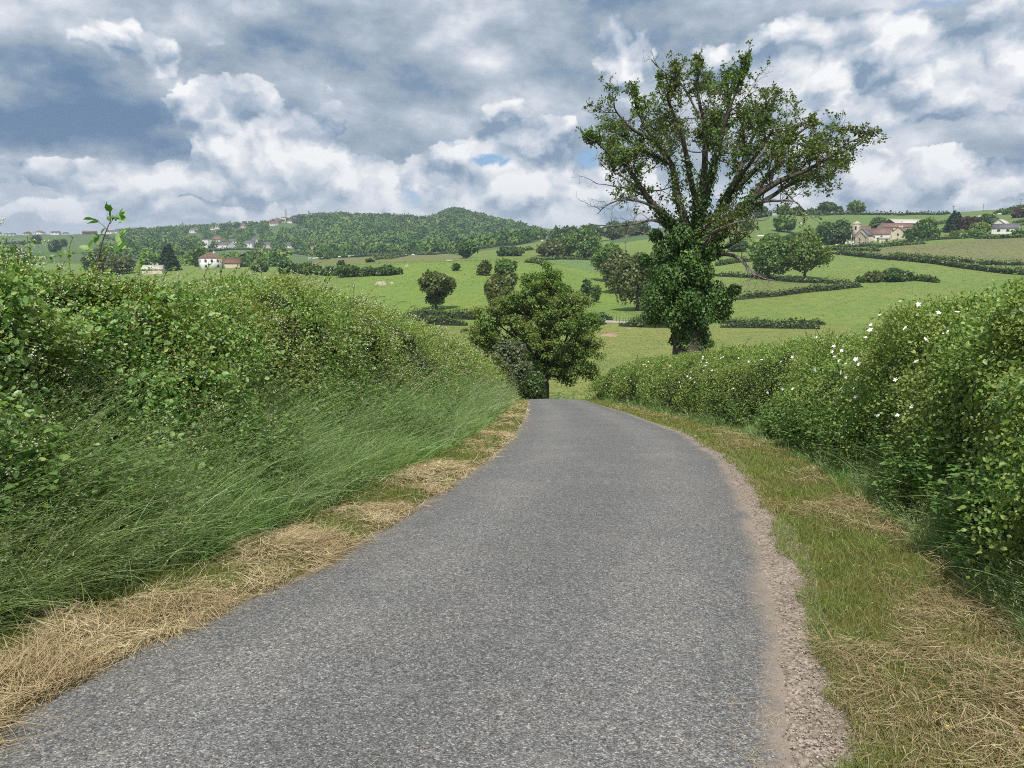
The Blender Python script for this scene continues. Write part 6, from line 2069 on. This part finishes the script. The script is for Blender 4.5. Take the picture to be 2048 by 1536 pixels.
M_COW = plain('white_hide', (0.74, 0.70, 0.63), vary=0.06, scale=1.5)
COWS = [
    (619, 519.5, 0, 0, 'white cow at the far left end of the herd on the heath'), (628, 519.5, 1, 170, 'second white cow from the left of the herd on the heath'), (634, 519, 0, 10, 'third white cow from the left of the herd on the heath'),
    (647, 518, 1, 0, 'white cow right of the leftmost trio on the heath'), (651, 518, 0, 200, 'white cow close beside the one right of the leftmost trio'), (679, 516, 1, 20, 'white cow grazing alone below the wooded hill'),
    (699, 515, 0, 0, 'left one of two white cows below the middle of the wood'), (706, 514.5, 1, 180, 'right one of two white cows below the middle of the wood'), (754, 512, 1, 0, 'white cow left of the brown strip below the wood'),
    (761, 511.5, 0, 160, 'white cow in the trio by the brown strip, middle one'), (766, 511, 1, 0, 'white cow in the trio by the brown strip, right one'), (811, 512, 0, 15, 'white cow left of the right hand pair below the wood'),
    (826, 512, 1, 0, 'white cow at the right end of the herd below the wood'), (1084, 483.5, 0, 0, 'white cow on the bright slope left of the copse'), (1098, 481, 1, 180, 'white cow on the bright slope close to the copse'),
    (1601, 450, 1, 0, 'white cow on the green hillside right of the lone rounded tree'), (1519, 476, 0, 160, 'white cow behind the darker pasture tree'), (1524, 476, 1, 0, 'white cow grazing behind the darker pasture tree'),
    (1958, 436, 0, 0, 'white cow on the slope left of the small slope tree'), (1985, 433, 1, 180, 'white cow high on the slope above the bungalow'), (1998, 431, 0, 0, 'white cow furthest right on the slope above the bungalow'),
    (1674, 495, 1, 30, 'white cow in the field below the broad dark tree'), (1815, 428.5, 1, 0, 'brown cow on the skyline hedge line'),
]
M_BCOW = plain('brown_hide', (0.22, 0.14, 0.08), vary=0.1)
protos = {}
for px, py, dn, rot, lab in COWS:
    bm = 'brown' in lab
    x0, y0, z0 = hit(px, py, 300)
    key = (dn, bm)
    if key not in protos:
        protos[key] = c = make_cow(dn, M_BCOW if bm else M_COW)
    else:
        c = protos[key].copy()
        C.objects.link(c)
    c.location = (x0, y0, z0)
    c.rotation_euler = (0, 0, math.radians(rot))
    c.scale = (1.15, 1.15, 1.15)
    tag(c, lab, 'cow', 'grazing cows')


# ---- small things on the land
def trough():
    x0, y0, z0 = hit(899, 524, 250)
    e = empty('water_trough', (x0, y0, z0), 'galvanised water trough on the brow of the bright hillside', 'trough', None, 0.12)
    G = Geo()
    a, b, h = 1.45, .55, .85
    G.box(-a, a, -b, -b + .06, .25, h); G.box(-a, a, b - .06, b, .25, h)
    G.box(-a, -a + .06, -b + .06, b - .06, .25, h); G.box(a - .06, a, -b + .06, b - .06, .25, h)
    G.box(-a + .06, a - .06, -b + .06, b - .06, .25, .32)
    G.build('basin', M_GALV, e)
    for sx in (-1, 1):
        for sy in (-1, 1):
            K = Geo()
            K.box(sx * 1.2 - .07, sx * 1.2 + .07, sy * .4 - .07, sy * .4 + .07, -.1, .25)
            K.build('leg', M_GALV, e)
    W2 = Geo()
    W2.box(-a + .07, a - .07, -b + .07, b - .07, .70, .72)
    W2.build('water', M_PANE, e)


trough()


def rock(label, px, py, w, h, mat, name='rock', ymin=150, cat='rock'):
    x0, y0, z0 = hit(px, py, ymin)
    w, h = w * y0 / F, h * y0 / F
    n1, n2 = 18, 9
    V = []
    for j in range(n2):
        ph = j / (n2 - 1) * PI / 2
        for i in range(n1):
            th = i / n1 * 2 * PI
            V.append((math.cos(th) * math.cos(ph) * w / 2, math.sin(th) * math.cos(ph) * w * .35, math.sin(ph) * h))
    V = np.array(V)
    f = 0.7 + 0.6 * fbm(V / (w * 0.22) + px, 3, 5)
    V = V * f[:, None]
    V[:, 2] -= 0.25 * h
    Q = [(j * n1 + i, j * n1 + (i + 1) % n1, (j + 1) * n1 + (i + 1) % n1, (j + 1) * n1 + i) for j in range(n2 - 1) for i in range(n1)]
    o = mesh(name, V, np.array(Q), mat)
    o.location = (x0, y0, z0)
    tag(o, label, cat)


M_ROCK = plain('pale_rock', (0.34, 0.30, 0.22), vary=0.35, scale=1.2)
M_SOIL = plain('bare_soil', (0.30, 0.20, 0.145), vary=0.25, scale=2.0)
rock('pale rock outcrop on the hillside right of the thicket', 763, 570, 26, 10, M_ROCK)
rock('smaller pale rock at the right of the outcrop', 784, 568, 10, 5, M_ROCK)
rock('small rock high on the brow near the trough', 813, 533, 10, 5, M_ROCK)
rock('low heap of pinkish bare soil right of the oak', 1219, 672, 42, 7, M_SOIL, 'soil_heap', 80, 'soil heap')
rock('small patch of bare earth below the farm gateway', 1257, 658, 16, 3, M_SOIL, 'soil_heap', 80, 'soil heap')


def graves():
    base = [(1692, 489), (1696, 488.5), (1699, 489.5), (1703, 488), (1706, 489), (1708, 488), (1751, 483), (1756, 482.5), (1760, 482)]
    where = ['at the left end of the churchyard', 'second from the left in the churchyard', 'third from the left in the churchyard', 'in the middle of the row left of the church', 'close to the left wall of the church', 'nearest the left corner of the church', 'just right of the church', 'middle one right of the church', 'right of the church by the carport']
    first = None
    for i, ((px, py), wh) in enumerate(zip(base, where)):
        x0, y0, z0 = hit(px, py, 380)
        if first is None:
            G = Geo()
            G.box(-.55, .55, -.14, .14, -.2, 1.25)
            G.tube([[0, -.15, 1.25], [0, .15, 1.25]], .55, 10)
            G.box(-.7, .7, -.9, -.16, -.2, .28)
            o = first = G.build('tombstone', M_TOMB)
        else:
            o = first.copy()
            C.objects.link(o)
        o.location = (x0, y0, z0)
        o.rotation_euler = (0, 0, 0.2 * (i % 3 - 1))
        o.scale = (1, 1, 1 + 0.25 * (i % 3))
        tag(o, 'pale tombstone ' + wh, 'tombstone', 'tombstones of the churchyard')


graves()


def parked_car():
    x0, y0, z0 = hit(1786, 477, 380)
    e = empty('parked_car', (x0, y0, z0), 'dark car parked beside the red roofed white cottage', 'car', None, math.radians(12))
    prof = [(-2.1, .35), (-2.1, .85), (-1.95, .95), (-1.3, 1.0), (-.7, 1.45), (.7, 1.48), (1.35, 1.02), (2.0, .85), (2.15, .6), (2.1, .35)]
    G = Geo()
    n = len(prof)
    V = [(x, y, z) for y in (-.82, .82) for x, z in prof]
    G.put(V, [(i, i + 1, n + i + 1, n + i) for i in range(n - 1)] + [(n - 1, 0, n, 2 * n - 1)])
    G.put(V, [tuple(range(n))[::-1], tuple(range(n, 2 * n))])
    G.build('body', plain('dark_blue_paint', (0.02, 0.03, 0.06), rough=0.25, spec=0.5, vary=0.05), e)
    for sg in (-1, 1):
        K = Geo()
        q = sg * .835
        K.put([(-1.1, q, 1.02), (1.05, q, 1.02), (.62, q, 1.40), (-.65, q, 1.38)], [(0, 1, 2, 3)])
        K.build('window', M_PANE, e)
        for xx in (-1.3, 1.35):
            K = Geo()
            K.tube([[xx, sg * .70, .33], [xx, sg * .86, .33]], .33, 14)
            K.build('wheel', M_WOODD, e)


parked_car()


# ---- rough grass standing on the pastures
M_PAST = leaf_mat('pasture_grass', [(0.080, 0.145, 0.034), (0.112, 0.185, 0.042), (0.142, 0.212, 0.052), (0.175, 0.240, 0.070)], (0.15, 0.19, 0.060), 0.06, 0.3, 0.02, 0.5, 1.0)


def pasture(n, ya, yb, ta, tb, seed, hmul):
    r = np.random.default_rng(seed)
    y = np.sqrt(ya ** 2 + r.random(n) * (yb ** 2 - ya ** 2)) if seed % 2 else ya * (yb / ya) ** r.random(n)
    x = (ta + (tb - ta) * r.random(n)) * y
    keep = r.random(n) < 0.25 + 1.3 * np.clip(fbm(np.column_stack([x, y]) / 3.5, 3, seed) - 0.3, 0, 1)
    keep &= np.abs(y - 172.5) > 3.5
    x, y = x[keep], y[keep]
    n = len(x)
    z = ground(x, y)
    h = (0.12 + 0.20 * r.random(n) ** 2) * hmul * np.maximum(1, y / 170)
    al = np.column_stack([r.normal(0, 1, n), r.normal(0, 1, n), 0.22 * np.ones(n)])
    V, Q = leaf_geo(np.column_stack([x, y, z + 0.01]), al, np.column_stack([r.normal(0, .35, n), r.normal(0, .35, n) - 0.25, np.ones(n)]), h, 4)
    tag(mesh('pasture_grass', V, Q, M_PAST), 'tufts of rough grass across the valley pastures', 'grass', kind='stuff')


pasture(150000, 60, 430, -0.24, 0.68, 2, 1.0)


def post_fence(label, pts, n, h):
    """wooden posts joined by two wires"""
    P3 = [hit(px, py, 150) for px, py in pts]
    e = empty('fence', P3[0], label, 'fence')
    o = np.array(P3[0])
    u = np.linspace(0, len(P3) - 1, n)
    x = np.interp(u, range(len(P3)), [p[0] for p in P3])
    y = np.interp(u, range(len(P3)), [p[1] for p in P3])
    z = ground(x, y)
    for i in range(n):
        G = Geo()
        G.tube([[x[i] - o[0], y[i] - o[1], z[i] - o[2] - .3], [x[i] - o[0], y[i] - o[1], z[i] - o[2] + h]], [.09, .075], 6)
        G.build('post', M_BARKG, e)
    for f in (.55, .9):
        G = Geo()
        G.tube(np.column_stack([x, y, z + h * f]) - o, .018, 4)
        G.build('wire', M_GALV, e)


post_fence('wire fence on grey posts below the leafy tree at the top of the tree line', [(1168, 540), (1195, 546), (1225, 552)], 12, 1.2)
post_fence('short wire fence on grey posts beside the gateway under the tree line', [(1226, 642), (1246, 645), (1262, 646)], 7, 1.2)


def road_litter():
    """straws and grit blown over the lane"""
    n = 900
    y = y_samples(n, 2.6, 26, 0.9)
    wdt = road_r(y) - road_l(y)
    side = rng.random(n) < 0.62
    lat = np.abs(rng.normal(0, 0.17, n))
    x = np.where(side, road_l(y) + lat, road_r(y) - lat * 0.9)
    any_ = rng.random(n) < 0.10
    x = np.where(any_, road_l(y) + wdt * rng.random(n), x)
    uu = (x - road_l(y)) / wdt
    z = zr(y) + 0.05 * (1 - (2 * uu - 1) ** 2) + 0.008
    az = rng.random(n) * 2 * PI
    d0 = np.column_stack([np.cos(az), np.sin(az), np.zeros(n)])
    V, Q, _ = ribbons(np.column_stack([x, y, z]), d0, np.column_stack([rng.normal(0, .2, n), rng.normal(0, .2, n), np.zeros(n)]), 0.03 + 0.10 * rng.random(n) ** 2, np.maximum(0.0022, 0.0006 * y), 3, face=np.tile([0, 0, 1.0], (n, 1)))
    tag(mesh('straw_litter', V, Q, M_STRAW), 'stray bits of straw blown onto the edges of the lane', 'straw', kind='stuff')
    # dark clods on the sandy shoulder
    n = 60
    y = y_samples(n, 2.8, 10, 1.0)
    x = road_r(y) + rng.random(n) * 0.30
    s = 0.004 + 0.008 * rng.random(n) ** 2
    V, Q = leaf_geo(np.column_stack([x, y, np.maximum(ground(x, y), zr(y)) + .012]), rng.normal(size=(n, 3)) * [1, 1, .2], np.tile([0, 0, 1.0], (n, 1)), s * 1.6, 6)
    tag(mesh('leaf_litter', V, Q, M_BARK), 'scraps of dead brown leaf lying on the sandy shoulder', 'leaves', kind='stuff')


road_litter()


# ---------------------------------------------------------------- the air
def haze():
    G = Geo()
    G.box(-3600, 3600, -60, 4600, -62, 178)
    m, kk, out = material('haze_air')
    v = kk.node('ShaderNodeVolumePrincipled')
    v.inputs['Color'].default_value = (0.72, 0.84, 1.0, 1)
    v.inputs['Density'].default_value = 0.00017
    v.inputs['Anisotropy'].default_value = 0.2
    kk.t.links.new(v.outputs[0], out.inputs['Volume'])
    tag(G.build('haze', m), 'thin bluish summer haze over the valley', kind='stuff')


haze()
